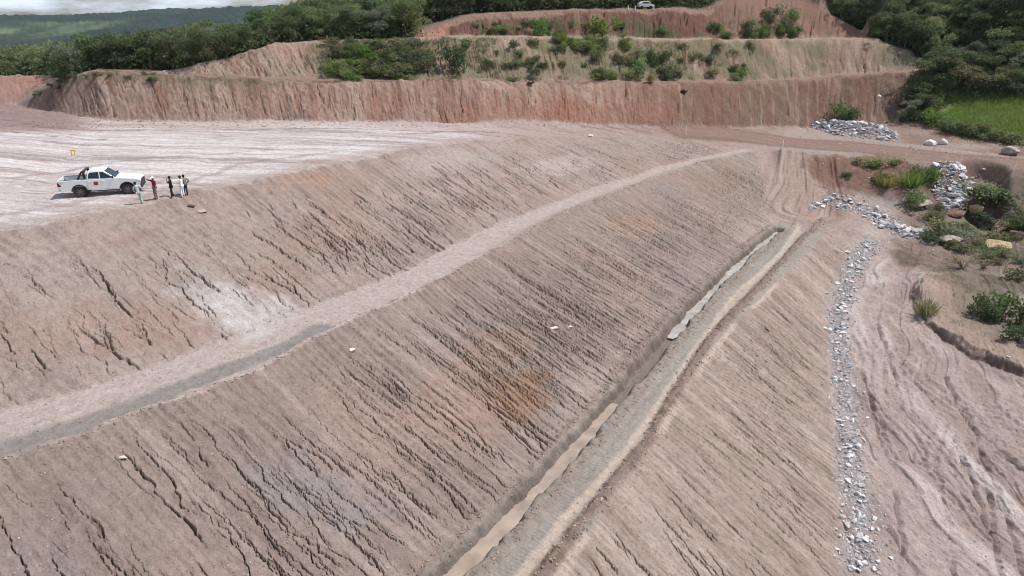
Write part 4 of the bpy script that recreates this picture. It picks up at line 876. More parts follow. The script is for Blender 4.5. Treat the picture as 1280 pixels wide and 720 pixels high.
for k in range(74):
    x = tr_.uniform(412, 535); y = tr_.uniform(56, 101); shrub(x, y, tr_.uniform(18, 32), tr_.uniform(9, 16), tr_.choice(['mid', 'mid', 'olive', 'olive', 'dark', 'bright'] if x < 470 else ['olive', 'olive', 'dark', 'mid', 'grey']), lab, 'dense shrubs on the left of the middle face')
lab = 'low bush in the row along the ledge under the red bank'
for k in range(16): shrub(tr_.uniform(690, 782), tr_.uniform(48, 62), tr_.uniform(14, 24), tr_.uniform(8, 14), tr_.choice(['bright', 'mid', 'mid']), lab, 'bushes along the ledge under the red bank')
lab = 'rounded grey green bush on the middle face below the ledge'
for k in range(22): shrub(tr_.uniform(738, 832), tr_.uniform(72, 101), tr_.uniform(14, 26), tr_.uniform(10, 17), tr_.choice(['mid', 'dark', 'olive', 'mid']), lab, 'bushes on the middle face below the ledge')
lab = 'scrubby small bush scattered over the dry middle face'
for k in range(40): shrub(tr_.choice([tr_.uniform(535, 740), tr_.uniform(640, 740), tr_.uniform(830, 940)]), tr_.uniform(56, 101), tr_.uniform(10, 22), tr_.uniform(5, 11), tr_.choice(['olive', 'grey', 'mid', 'olive', 'dark']), lab, 'scrub on the middle face')
lab = 'small bush on the brown slope above the upper road'
for k in range(18): shrub(tr_.uniform(890, 1000), tr_.uniform(36, 49), tr_.uniform(12, 24), tr_.uniform(8, 15), tr_.choice(['mid', 'bright', 'dark']), lab, 'bushes above the upper road')
lab = 'small bush at the foot of the red bank along the upper road'
for k in range(22): shrub(tr_.uniform(590, 850), tr_.uniform(30, 46), tr_.uniform(8, 18), tr_.uniform(4, 9), tr_.choice(['mid', 'olive', 'dark']), lab, 'bushes at the foot of the red bank')
lab = 'dark bush at the edge of the wood beside the brown cut'
for k in range(26):
    u = tr_.random(); shrub(1136+u*40+tr_.uniform(-4, 22), 148-u*55+tr_.uniform(-2, 16), tr_.uniform(16, 28), tr_.uniform(11, 20), tr_.choice(['dark', 'dark', 'mid', 'olive']), lab, 'bushes at the wood edge by the brown cut')
shrub(1167, 155, 34, 18, 'bright', 'bright green bush at the left end of the meadow')
lab = 'dark low bush along the bank between the meadow and the verge'
for k in range(26): u = tr_.random(); shrub(1175+u*110, 160+u*22+tr_.uniform(-3, 5), tr_.uniform(16, 28), tr_.uniform(9, 17), tr_.choice(['dark', 'olive', 'dark', 'mid']), lab, 'bushes along the bank below the meadow')
lab = 'small dark tuft of scrub on the rim of the left knoll'
for k in range(16): x = tr_.uniform(40, 210); shrub(x, np.interp(x, [40, 81, 118, 210], [116, 99, 92, 93])+tr_.uniform(0, 9), tr_.uniform(7, 15), tr_.uniform(3, 6), tr_.choice(['olive', 'dark', 'olive']), lab, 'scrub on the left knoll')
for q in [(1090,205,34,9,'bright','low bright green bush on the top of the red bank'),(1120,206,20,10,'mid','neat round bush right of the low one on the red bank'),(1058,222,15,9,'dark','small dark bush at the left end of the red bank'),(1101,228,24,13,'olive','olive bush in the middle of the red bank'),(1153,222,30,17,'mid','mid green bush on the red bank next to the stone chute'),(1147,258,40,22,'mid','green bush at the foot of the red bank by the grey ground'),(1174,294,44,24,'olive','spreading olive bush above the end of the curving drain'),(1196,300,34,18,'grey','grey green bush between the olive bush and the hollow'),(1236,258,66,34,'dark','big dark bush overhanging the shaded hollow'),(1246,248,48,20,'mid','green bush crowning the big dark one over the hollow'),(1274,285,34,24,'mid','green bush at the right edge above the slanting boulder'),
          (1228,398,40,32,'dark','dark bush at the left end of the thicket on the terrace'),(1250,400,46,38,'mid','middle bush of the thicket on the terrace'),(1274,408,50,42,'mid','tallest bush of the thicket on the terrace'),(1270,425,40,22,'dark','low dark bush in front of the thicket on the terrace'),(1272,350,30,16,'olive','olive bush on the ledge above the thicket')]: shrub(*q)
for q in [(1138,232,26,18,'bright','bright grass tuft halfway down the red bank'),(1108,232,22,14,'yellow','yellowish grass tuft on the red bank'),(1163,226,18,18,'bright','tall grass tuft at the edge of the stone chute'),(1157,392,22,20,'olive','yellow green grass tuft on the cut edge of the terrace')]: shrub(*q, kind='blade', cat='grass tuft', name='grass_tuft')
shrub(1203, 336, 38, 22, 'olive', 'leafless brown shrub standing on the layered ledge', kind='twig', name='dead_shrub'); shrub(1228, 335, 26, 15, 'olive', 'smaller leafless shrub right of the first on the layered ledge', kind='twig', name='dead_shrub')
lab = 'small olive bush in the tangled growth round the hollow'
for k in range(24): shrub(tr_.uniform(1150, 1285), tr_.uniform(262, 330), tr_.uniform(16, 34), tr_.uniform(8, 16), tr_.choice(['olive', 'dark', 'olive', 'grey', 'mid']), lab, 'bushes round the hollow')
# grass nobody could count
PP, UU, TT, SS = [], [], [], []
def tufts(poly, n, hgt_, tint, cond=None, per=6):
    xs = [q[0] for q in poly]; ys = [q[1] for q in poly]
    for _ in range(n):
        x = tr_.uniform(min(xs), max(xs)); y = tr_.uniform(min(ys), max(ys)); ins = False
        for (ax, ay), (bx, by) in zip(poly, poly[1:]+poly[:1]):
            if (ay > y) != (by > y) and x < (bx-ax)*(y-ay)/(by-ay)+ax: ins = not ins
        if not ins: continue
        p = hit(x, y)
        if cond and not cond(p): continue
        q = r.normal(size=(per, 2))*.16; PP.append(np.concatenate([q+np.array([p.x, p.y]), np.full((per, 1), p.z-.03)], 1))
        up = np.concatenate([r.normal(size=(per, 2))*.35, np.ones((per, 1))], 1); UU.append(up/np.linalg.norm(up, axis=1)[:, None]); SS.append(r.uniform(.5, 1.1, per)*hgt_*.5); TT.append(np.clip(tint+r.uniform(-.3, .3, per), 0, 1))
nz = lambda p: fbm(np.array([p.x*.25]), np.array([p.y*.25]), 3, 66)[0] > -.05
def flush(name, mat, label):
    global PP, UU, TT, SS
    P = np.concatenate(PP); tag(mkobj(name, quads(name, P, np.concatenate(SS), mat, np.concatenate(TT), up=np.concatenate(UU), r=r, aspect=.10)), label, None, None, 'stuff'); PP, UU, TT, SS = [], [], [], []
tufts([(1165,152),(1195,132),(1285,122),(1285,178),(1230,168),(1170,158)], 2600, .6, .55); tufts([(1180,100),(1285,92),(1285,125),(1190,132)], 700, .6, .2)
flush('grass', LEAF['bright'], 'bright green meadow grass below the right hillside')
tufts([(412,52),(580,47),(850,52),(940,100),(720,103),(412,101)], 4200, .5, .45, nz); tufts([(590,44),(640,25),(800,22),(850,46)], 500, .5, .4, nz); tufts([(885,49),(900,25),(1000,30),(1010,49)], 300, .5, .5)
tufts([(1045,205),(1150,205),(1165,240),(1160,262),(1130,250),(1060,228)], 260, .5, .6, nz); tufts([(1150,385),(1215,360),(1280,380),(1280,430),(1230,420)], 300, .4, .4, nz); tufts([(1150,262),(1285,230),(1285,335),(1180,312)], 900, .5, .3, nz)
flush('grass', LEAF['olive'], 'olive scrub grass on the cut faces and banks')
tufts([(36,124),(80,97),(118,88),(240,90),(330,96),(330,103),(150,104),(90,110)], 500, .45, .3); tufts([(1180,165),(1240,172),(1230,182),(1170,178)], 160, .4, .6); tufts([(540,62),(700,62),(700,100),(540,100)], 500, .5, .35, nz)
flush('grass', LEAF['straw'], 'dry straw coloured grass on the knoll and the verge')
# ------------------------------------------------------------------ pickup truck (x forward, z up, origin on the ground between the axles)
M_WHITE = plain('white_vehicle_paint', (226,226,226), .28, noise=.03, nscale=2); M_BLACK = plain('black_plastic', (26,26,28), .55, noise=.1); M_TYRE = plain('dusty_tyre_rubber', (52,48,46), .85, noise=.2)
M_RIM = plain('grey_rim_metal', (120,116,114), .4, .6, noise=.05); M_GLASS = plain('tinted_glass', (38,48,54), .06, 0, .8); M_RED = plain('red_lamp_lens', (120,18,18), .2); M_LAMP = plain('clear_lamp_lens', (200,204,208), .12)
M_ORANGE = plain('orange_decal', (206,104,52), .5); M_BROWN = plain('brown_decal_print', (84,50,36), .5); M_GREYM = plain('grey_decal', (130,132,136), .5)
def prism(bm, prof, y0, y1):
    """side outline (x, z) swept from y0 to y1"""
    a = [bm.verts.new((x, y0, z)) for x, z in prof]; b = [bm.verts.new((x, y1, z)) for x, z in prof]; n = len(prof)
    bm.faces.new(a); bm.faces.new(b[::-1])
    for i in range(n): bm.faces.new((a[i], b[i], b[(i+1) % n], a[(i+1) % n]))
def boxb(bm, x0, x1, y0, y1, z0, z1): prism(bm, [(x0, z0), (x1, z0), (x1, z1), (x0, z1)], y0, y1)
def part(name, bm, mat, parent, bevel=0., seg=2, loc=None):
    bmesh.ops.recalc_face_normals(bm, faces=bm.faces); me_ = bpy.data.meshes.new(name); bm.to_mesh(me_); bm.free(); o = mkobj(name, me_, parent, loc, None, mat)
    if bevel: m_ = o.modifiers.new('bevel', 'BEVEL'); m_.width = bevel; m_.segments = seg; m_.limit_method = 'ANGLE'; m_.angle_limit = .6
    return o
w_r, w_f = hit(102.6, 246.6), hit(161, 242.4)
ax = (w_f-w_r); ax.z = 0; wb = ax.length; TS = wb/3.085; yaw = math.atan2(ax.y, ax.x); print('truck scale', TS, wb)
TS = min(max(TS, .92), 1.08)
truck = mkobj('pickup_truck', None); side = Vector((math.sin(yaw), -math.cos(yaw), 0))
mid = (w_r+w_f)/2-side*(.80*TS); truck.location = (mid.x, mid.y, hgt(mid.x, mid.y)+.0); truck.rotation_euler.z = yaw; truck.scale = (TS,)*3
tag(truck, 'white double cab pickup truck with a black roll bar, parked on the pale platform', 'pickup truck')
RX, FX, WR = -1.5425, 1.5425, .385
def arch(cx, r_, a0=0, a1=180, n=10): return [(cx+r_*math.cos(math.radians(a0+(a1-a0)*i/n)), WR+r_*math.sin(math.radians(a0+(a1-a0)*i/n))) for i in range(n+1)]
bm = bmesh.new()
prism(bm, [(-1.0,.47)]+[(x, z) for x, z in arch(FX, .47, 170, 10)]+[(2.30,.45),(2.44,.55),(2.47,.80),(2.44,1.00),(2.30,1.10),(1.75,1.17),(.92,1.24),(.4,1.22),(-1.0,1.22)], -.90, .90)
prism(bm, [(-1.0,.47),(-1.0,1.24),(-2.83,1.24),(-2.86,.75),(-2.78,.62)]+arch(RX, .48, 172, 8), -.90, -.82); prism(bm, [(-1.0,.47),(-1.0,1.24),(-2.83,1.24),(-2.86,.75),(-2.78,.62)]+arch(RX, .48, 172, 8), .82, .90)
boxb(bm, -2.78, -1.0, -.82, .82, .72, .80)
body = part('body', bm, M_WHITE, truck, .035, 3)
bm = bmesh.new(); boxb(bm, -2.86, -2.79, -.81, .81, .66, 1.24); tg = part('tailgate', bm, M_WHITE, truck, .015); bm = bmesh.new(); boxb(bm, -2.885, -2.86, -.14, .14, .98, 1.06); part('handle', bm, M_BLACK, tg)
bm = bmesh.new(); boxb(bm, -2.79, -1.01, -.815, .815, .801, .83); boxb(bm, -2.785, -1.01, -.88, -.80, 1.242, 1.262); boxb(bm, -2.785, -1.01, .80, .88, 1.242, 1.262); part('bed_liner', bm, M_BLACK, truck, .006)
bm = bmesh.new(); boxb(bm, -2.93, -2.80, -.86, .86, .48, .66); part('rear_bumper', bm, M_WHITE, truck, .03)
bm = bmesh.new(); boxb(bm, 2.36, 2.52, -.85, .85, .42, .60); part('front_bumper', bm, M_BLACK, truck, .04)
bm = bmesh.new(); boxb(bm, 2.42, 2.492, -.52, .52, .66, .98); part('grille', bm, M_BLACK, truck, .02)
for s in (-1, 1):
    bm = bmesh.new(); prism(bm, [(2.18,.93),(2.474,.84),(2.465,.98),(2.24,1.06)], s*.62, s*.91); part('headlight', bm, M_LAMP, truck, .015)
    bm = bmesh.new(); prism(bm, [(2.40,.62),(2.49,.62),(2.49,.92),(2.46,.80)], s*.54, s*.905); part('lamp_surround', bm, M_BLACK, truck, .01)
    bm = bmesh.new(); prism(bm, [(-2.875,.80),(-2.62,.86),(-2.80,1.12),(-2.862,1.14)], s*.80, s*.912); part('tail_light', bm, M_RED, truck, .01)
    bm = bmesh.new(); boxb(bm, -1.0, 1.04, s*.86, s*.955, .36, .43); part('running_board', bm, M_BLACK, truck, .015)
    for cx in (RX, FX):
        bm = bmesh.new(); o_ = arch(cx, .535, 176, 4); i_ = arch(cx, .455, 4, 176); prism(bm, o_+i_, s*.87, s*.935); part('wheel_arch', bm, M_BLACK, truck, .01)
        bm = bmesh.new(); prism(bm, arch(cx, .46, 0, 360, 24)[:-1], s*.55, s*.80); part('arch_liner', bm, M_BLACK, truck)
        bm = bmesh.new(); seg = 28; ringp = [(.225,.11),(.335,.125),(.375,.105),(.385,.06),(.385,-.06),(.375,-.105),(.335,-.125),(.225,-.11)]
        rings = [[bm.verts.new((rr2*math.cos(2*math.pi*k/seg), yy, rr2*math.sin(2*math.pi*k/seg))) for rr2, yy in ringp] for k in range(seg)]
        for k in range(seg):
            for j in range(8): bm.faces.new((rings[k][j], rings[k][(j+1) % 8], rings[(k+1) % seg][(j+1) % 8], rings[(k+1) % seg][j]))
        wh = mkobj('wheel', None, truck, (cx, s*.80, WR)); part('tyre', bm, M_TYRE, wh)
        bm = bmesh.new(); prism(bm, [(.23*math.cos(2*math.pi*k/24), .23*math.sin(2*math.pi*k/24)) for k in range(24)], s*.03, s*.05)
        for k in range(6):
            a = 2*math.pi*k/6; c, sn_ = math.cos(a), math.sin(a); prism(bm, [(.03*-sn_, .03*c), (.03*sn_, -.03*c), (.225*c+.045*sn_, .225*sn_-.045*c), (.225*c-.045*sn_, .225*sn_+.045*c)], s*.052, s*.095)
        prism(bm, [(.055*math.cos(2*math.pi*k/12), .055*math.sin(2*math.pi*k/12)) for k in range(12)], s*.06, s*.11); rim = part('rim', bm, M_RIM, wh, .004)
        bm = bmesh.new(); prism(bm, [(.2*math.cos(2*math.pi*k/20), .2*math.sin(2*math.pi*k/20)) for k in range(20)], s*.02, s*.0505); part('brake_disc', bm, M_BLACK, rim)
# greenhouse
def cabv(x, z, s):           # half width narrows towards the roof
    u = (z-1.22)/.60; return (x, s*(.885-.17*u), z)
bm = bmesh.new(); out = [(-1.0,1.225),(.90,1.225),(.16,1.78),(0.0,1.82),(-.72,1.825),(-.86,1.79)]
L_ = [bm.verts.new(cabv(x, z, -1)) for x, z in out]; R_v = [bm.verts.new(cabv(x, z, 1)) for x, z in out]; bm.faces.new(L_); bm.faces.new(R_v[::-1])
for i in range(6): bm.faces.new((L_[i], R_v[i], R_v[(i+1) % 6], L_[(i+1) % 6]))
cabo = part('cabin', bm, M_WHITE, truck, .04, 3)
def pane(name, pts, mat, parent, th_=.008):
    """flat pane from 3D corners, given thickness along its own normal"""
    v = [Vector(p) for p in pts]; n = (v[1]-v[0]).cross(v[2]-v[0]).normalized(); bm = bmesh.new(); a = [bm.verts.new(p+n*th_) for p in v]; b = [bm.verts.new(p-n*th_) for p in v]; bm.faces.new(a); bm.faces.new(b[::-1])
    for i in range(len(v)): bm.faces.new((a[i], b[i], b[(i+1) % len(v)], a[(i+1) % len(v)]))
    return part(name, bm, mat, parent)
for s in (-1, 1):
    for nm_, q, hx_ in (('front_door', [(-.10,1.27),(.74,1.27),(.62,1.36),(.12,1.70),(-.10,1.71)], -.02), ('rear_door', [(-.90,1.30),(-.17,1.27),(-.17,1.71),(-.70,1.70),(-.80,1.62)], -.88)):
        bm = bmesh.new(); x0, x1 = (-.12, .95) if nm_ == 'front_door' else (-.97, -.15); prism(bm, [(x0, .52), (x1-.06 if x1 > 0 else x1, .52), (x1, .75), (x1, 1.2), (x0, 1.2)] if x1 > 0 else [(x0+.0, .75), (x0+.1, .52), (x1, .52), (x1, 1.2), (x0, 1.2)], s*.895, s*.908)
        dr = part(nm_, bm, M_WHITE, truck, .004); bm = bmesh.new(); boxb(bm, hx_, hx_+.16, s*.908, s*.935, 1.06, 1.10); part('handle', bm, M_WHITE, dr, .006)
        pane('window', [(x, s*(abs(cabv(x, z, 1)[1])+.006), z) for x, z in q], M_GLASS, dr)
    mr_ = None; bm = bmesh.new(); boxb(bm, .66, .78, s*.93, s*1.10, 1.24, 1.42); part('mirror', bm, M_BLACK, truck, .03)
pane('windscreen', [(.865,-.80,1.27),(.865,.80,1.27),(.215,.66,1.755),(.215,-.66,1.755)], M_GLASS, truck, .012); pane('rear_window', [(-.995,-.72,1.30),(-.995,.72,1.30),(-.885,.62,1.74),(-.885,-.62,1.74)], M_GLASS, truck, .014)
# sports bar behind the cabin, decals
bm = bmesh.new()
for s in (-1, 1):
    for (x0, x1, w0) in ((-1.56, -1.22, .07), (-1.12, -1.12, .07)): prism(bm, [(x0-w0, 1.25), (x0+w0, 1.25), (x1+w0, 1.80), (x1-w0, 1.80)], s*.70, s*.78)
    prism(bm, [(-1.30,1.74),(-1.03,1.74),(-1.03,1.82),(-1.27,1.82)], s*.70, s*.78)
boxb(bm, -1.25, -1.05, -.70, .70, 1.745, 1.815); part('roll_bar', bm, M_BLACK, truck, .02)
for s in (-1, 1):
    bm = bmesh.new(); boxb(bm, -.58, -.28, s*.9085, s*.9125, .80, 1.06); dc = part('door_sticker', bm, M_ORANGE, truck); bm = bmesh.new()
    boxb(bm, -.54, -.44, s*.9128, s*.9145, .90, 1.02); boxb(bm, -.42, -.32, s*.9128, s*.9145, .90, 1.02); boxb(bm, -.54, -.32, s*.9128, s*.9145, .83, .88); part('print', bm, M_BROWN, dc)
fc = bpy.data.curves.new('badge', 'FONT'); fc.body = '4x4'; fc.size = .13; fc.extrude = .002; ft = bpy.data.objects.new('lettering', fc)
COL.objects.link(ft); bpy.context.view_layer.update(); bmesh_ = bpy.data.meshes.new_from_object(ft.evaluated_get(bpy.context.evaluated_depsgraph_get())); bpy.data.objects.remove(ft); bpy.data.curves.remove(fc); bmesh_.materials.clear(); fo = mkobj('badge', bmesh_, truck, (-2.70, -.906, 1.06), None, M_GREYM); fo.rotation_euler = (math.pi/2, 0, 0)
# ------------------------------------------------------------------ people
M_SKIN = plain('skin', (112,78,60), .6, noise=.05); M_HAIR = plain('black_hair', (18,16,16), .8)
def cloth(n, rgb): return plain(n, rgb, .9, noise=.12, nscale=9)
def skinned(name, pts, edges, rad_, mat, parent, roots=(0,), sub=2):
    me_ = bpy.data.meshes.new(name); me_.from_pydata([tuple(p) for p in pts], edges, []); o = mkobj(name, me_, parent, None, None, mat)
    o.modifiers.new('skin', 'SKIN').use_smooth_shade = True
    if sub: o.modifiers.new('smooth', 'SUBSURF').levels = sub; o.modifiers['smooth'].render_levels = sub
    sv = me_.skin_vertices[0].data
    for i, r_ in enumerate(rad_): sv[i].radius = r_ if isinstance(r_, tuple) else (r_, r_); sv[i].use_root = i in roots
    return o
def person(px, py, toppx, rotz, pose, label, top, bottom, shoes, hat=None, coat=False, bag=None):
    p = hit(px, py); h = (py-toppx)/(px_m(p)*.955); print('person height', round(h, 2)); h = max(h, 1.42); k = h/1.72
    o = mkobj('person', None, None, (p.x, p.y, p.z), rotz); o.scale = (k,)*3; tag(o, label, 'person', 'people at the platform edge')
    J = {'pel': (0,0,.93), 'spi': (0,.01,1.10), 'che': (0,.0,1.30), 'nec': (0,.01,1.46), 'hb': (0,.02,1.53), 'hm': (0,.035,1.61), 'ht': (0,.03,1.69)}
    for s, n in ((-1, 'l'), (1, 'r')):
        J.update({'sh'+n: (s*.175,0,1.40), 'el'+n: (s*.23,-.02,1.12), 'wr'+n: (s*.24,.06,.88), 'ha'+n: (s*.24,.08,.82), 'hi'+n: (s*.09,0,.89), 'kn'+n: (s*.11,.03,.49), 'an'+n: (s*.12,-.01,.08), 'to'+n: (s*.14,.16,.035)})
    J.update(pose); V = lambda n: Vector(J[n])
    names = ['pel','spi','che','nec','hb','hm','ht']; rad_ = [(.105,.08),(.095,.072),(.12,.08),(.052,.055),(.070,.080),(.082,.098),(.055,.065)]; ed = [(0,1),(1,2),(2,3),(3,4),(4,5),(5,6)]
    for n in 'lr':
        b = len(names); names += [q+n for q in ('sh','el','wr','ha','hi','kn','an','to')]; rad_ += [.058,.043,.030,(.036,.020),.085,.058,.040,.034]
        ed += [(2,b),(b,b+1),(b+1,b+2),(b+2,b+3),(0,b+4),(b+4,b+5),(b+5,b+6),(b+6,b+7)]
    pts = [V(q) for q in names]; roots = [0]
    for n in 'lr':                                            # five separate fingers rooted in each palm
        w_, hd, el = V('wr'+n), V('ha'+n), V('el'+n); d = (hd-w_).normalized() if (hd-w_).length > .01 else (w_-el).normalized(); sd_ = d.orthogonal().normalized()
        nn = d.cross(sd_)
        for i, l in enumerate((.075,.085,.08,.062)):
            a = hd+sd_*(.024-.016*i); i0 = len(pts); pts += [a, a+d*l*.55+nn*.008, a+d*l+nn*.03]; rad_ += [.010,.009,.007]; ed += [(i0,i0+1),(i0+1,i0+2)]; roots.append(i0)
        a = w_+d*.02+sd_*.02; i0 = len(pts); pts += [a, a+d*.03+sd_*.03, a+d*.065+sd_*.035]; rad_ += [.012,.010,.008]; ed += [(i0,i0+1),(i0+1,i0+2)]; roots.append(i0)
    i0 = len(pts); pts += [V('hm')+Vector((0,.075,.0)), V('hm')+Vector((0,.108,-.022))]; rad_ += [.012,.014]; ed.append((i0,i0+1)); roots.append(i0)     # nose
    for s in (-1, 1): i0 = len(pts); pts += [V('hm')+Vector((s*.083,-.01,.015)), V('hm')+Vector((s*.088,-.015,-.03))]; rad_ += [.014,.011]; ed.append((i0,i0+1)); roots.append(i0)   # ears
    skinned('body', pts, ed, rad_, M_SKIN, o, roots)
    for s in (-1, 1): bm = bmesh.new(); bmesh.ops.create_uvsphere(bm, u_segments=8, v_segments=6, radius=.012); part('eye', bm, M_HAIR, o, loc=tuple(V('hm')+Vector((s*.033,.088,.012))))
    bm = bmesh.new(); boxb(bm, -.026, .026, .09, .104, -.006, .006); part('mouth', bm, plain('lips', (96,56,50), .6), o, .004, loc=tuple(V('hm')+Vector((0,0,-.055))))
    q = ['spi','che','shl','ell','wrl','shr','elr','wrr','pel']; P = [V(x) for x in q]; P[4] = P[3].lerp(P[4], .93); P[7] = P[6].lerp(P[7], .93)
    low = V('pel')+Vector((0,0,-.28 if coat else -.06)); P.append(low); P.append(V('che').lerp(V('nec'), .55))
    skinned('coat' if coat else 'shirt', P, [(0,1),(1,2),(2,3),(3,4),(1,5),(5,6),(6,7),(0,8),(8,9),(1,10)], [(.15,.125),(.172,.128),.080,.064,.048,.080,.064,.048,(.16,.13),(.17,.14) if coat else (.15,.118),(.07,.07)], top, o)
    q = ['pel','hil','knl','anl','hir','knr','anr']; skinned('trousers', [V(x) for x in q], [(0,1),(1,2),(2,3),(0,4),(4,5),(5,6)], [(.14,.11),.102,.074,.06,.102,.074,.06], bottom, o)
    for n in 'lr': a, b = V('an'+n), V('to'+n); skinned('shoe', [a+Vector((0,-.03,-.035)), a.lerp(b, .5)+Vector((0,0,-.01)), b], [(0,1),(1,2)], [(.045,.045),(.046,.042),(.042,.034)], shoes, o)
    hm = V('hm')
    if hat:
        bm = bmesh.new(); bmesh.ops.create_uvsphere(bm, u_segments=20, v_segments=12, radius=1); bmesh.ops.delete(bm, geom=[v for v in bm.verts if v.co.z < -.05], context='VERTS')
        for v in bm.verts: v.co = Vector((v.co.x*.118, v.co.y*.138, v.co.z*.125))
        tube(bm, [(0,.09,.0),(0,.19,-.005)], [.06,.07], 8)
        for v in bm.verts:
            if v.co.y > .085 and abs(v.co.z) < .08 and v.co.y > .16: v.co.z *= .12
        ho = part('hard_hat', bm, hat, o, loc=tuple(hm+Vector((0,.0,.03)))); m_ = ho.modifiers.new('shell', 'SOLIDIFY'); m_.thickness = .006
    bm = bmesh.new(); bmesh.ops.create_icosphere(bm, subdivisions=3, radius=1)
    for v in bm.verts:
        f_ = 1+.07*math.sin(v.co.x*17)*math.sin(v.co.z*15+v.co.y*9); v.co = Vector((v.co.x*.098*f_, v.co.y*.112*f_-.022, v.co.z*.115*f_+.032))
    bmesh.ops.delete(bm, geom=[v for v in bm.verts if v.co.y > .045 and v.co.z < .055], context='VERTS'); ha = part('hair', bm, M_HAIR, o, loc=tuple(hm))
    return o
c_sage = cloth('pale_sage_cloth', (172,184,176)); c_maroon = cloth('maroon_cloth', (112,34,42)); c_taupe = cloth('taupe_cloth', (128,112,104)); c_black = cloth('black_cloth', (24,24,30)); c_white = cloth('white_cloth', (232,232,236)); c_navy = cloth('navy_cloth', (38,40,58)); c_green = cloth('grey_green_cloth', (112,122,104))
s_wh = plain('white_shoe', (214,212,208), .7); s_dk = plain('dark_shoe', (46,38,34), .7); M_HAT = plain('white_hat_shell', (238,238,238), .35)
person(176, 254.6, 229.5, math.radians(25), {'pel': (-.03,0,.93), 'spi': (-.06,.03,1.10), 'che': (-.10,.06,1.29), 'nec': (-.13,.09,1.45), 'hb': (-.14,.11,1.52), 'hm': (-.15,.13,1.60), 'ht': (-.15,.13,1.68), 'shl': (-.27,.05,1.38), 'shr': (.07,.06,1.40), 'elr': (.24,.05,1.20), 'wrr': (.30,.14,.98), 'har': (.31,.16,.93), 'ell': (-.33,.04,1.12), 'wrl': (-.28,.14,.92), 'hal': (-.27,.17,.87), 'knl': (.02,.06,.49), 'anl': (.05,-.02,.08), 'tol': (.04,.15,.035), 'knr': (.10,.02,.49), 'anr': (.14,-.10,.09), 'tor': (.15,.06,.035)},
       'person in pale sage shirt and trousers nearest the truck, with white shoes', c_sage, c_sage, s_wh)
person(195.5, 248.2, 223.6, math.radians(150), {'shr': (.175,.0,1.42), 'elr': (.45,.06,1.43), 'wrr': (.69,.12,1.50), 'har': (.75,.13,1.52), 'ell': (-.25,.03,1.15), 'wrl': (-.20,.18,1.02), 'hal': (-.17,.22,1.00)},
       'person in maroon shirt and white hard hat pointing towards the truck', c_maroon, c_taupe, s_dk, hat=M_HAT)
person(216, 247, 224.3, math.radians(110), {'ell': (-.26,.10,1.22), 'wrl': (-.12,.24,1.40), 'hal': (-.09,.22,1.47), 'anl': (-.14,.04,.08), 'tol': (-.16,.20,.035), 'anr': (.15,-.08,.08), 'tor': (.17,.08,.035)},
       'person dressed all in black holding a hand up to the face', c_black, c_black, s_dk)
person(229, 246, 223.6, math.radians(75), {'hm': (0,.05,1.60), 'elr': (.24,.06,1.14), 'wrr': (.12,.24,1.10), 'har': (.07,.27,1.10), 'ell': (-.24,.06,1.14), 'wrl': (-.10,.25,1.13), 'hal': (-.05,.27,1.13)},
       'person in a long white coat and white trousers, arms folded in front', c_white, c_white, s_wh, coat=True)
person(233.2, 244.8, 220.8, math.radians(60), {'elr': (.40,-.05,1.18), 'wrr': (.20,.05,1.0), 'har': (.15,.05,.98)},
       'person in grey green shirt and navy trousers standing behind the white coat', c_green, c_navy, s_dk)
# ------------------------------------------------------------------ survey pegs and other small things
M_PEG = plain('white_peg_wood', (222,216,204), .7, noise=.1); M_YEL = plain('yellow_paint', (214,178,60), .5)
def peg(px, py, hpx, label, mat=None, lean=0., group=None, wd=.035):
    p = hit(px, py); h = hpx/px_m(p)/.95; bm = bmesh.new(); q = max(wd, .8/px_m(p)*.5)
    v = [[bm.verts.new((sx*q, sy*q, z)) for sx, sy in ((-1,-1),(1,-1),(1,1),(-1,1))] for z in (-.2, h*.95)]; tip = bm.verts.new((0, 0, h)); bm.faces.new(v[0][::-1])
    for i in range(4): bm.faces.new((v[0][i], v[0][(i+1) % 4], v[1][(i+1) % 4], v[1][i])); bm.faces.new((v[1][i], v[1][(i+1) % 4], tip))
    bmesh.ops.recalc_face_normals(bm, faces=bm.faces); me_ = bpy.data.meshes.new('survey_peg'); bm.to_mesh(me_); bm.free(); o = mkobj('survey_peg', me_, None, p, None, mat or M_PEG); o.rotation_euler = (0, lean, .5); tag(o, label, 'peg', group); return o
peg(857, 169, 11, 'white survey peg at the foot of the brown cut, by the haul road'); peg(978, 185, 9, 'white survey peg where the crest meets the haul road'); peg(1182, 205, 15, 'left of two white pegs at the top of the stone chute'); peg(1200, 205, 14, 'right of two white pegs at the top of the stone chute'); peg(1267, 213, 13, 'leaning white peg at the right end of the haul road', lean=.25)
peg(1147, 359, 11, 'thin white peg on the cut edge of the terrace', lean=.15); peg(1068, 198, 9, 'short white peg on the top of the red bank')
for q, l in (((785, 12.5, 5), 'leftmost white post on the flat top of the red bank'), ((794, 12.5, 5), 'white post on the red bank top, just left of the parked vehicle'), ((817, 12.5, 6), 'white post on the red bank top, right of the parked vehicle')): peg(*q, l, wd=.06)
def frame_marker(px, py):
    p = hit(px, py); s_ = px_m(p); o = mkobj('survey_marker', None, None, p, .2); tag(o, 'small yellow two legged marker frame standing on the platform', 'marker')
    for s in (-1, 1): bm = bmesh.new(); boxb(bm, s*.13-.025, s*.13+.025, -.025, .025, -.1, .42); part('leg', bm, M_YEL, o, .004)
    bm = bmesh.new(); boxb(bm, -.19, .19, -.03, .03, .42, .50); part('crossbar', bm, M_YEL, o, .004)
frame_marker(92, 195)
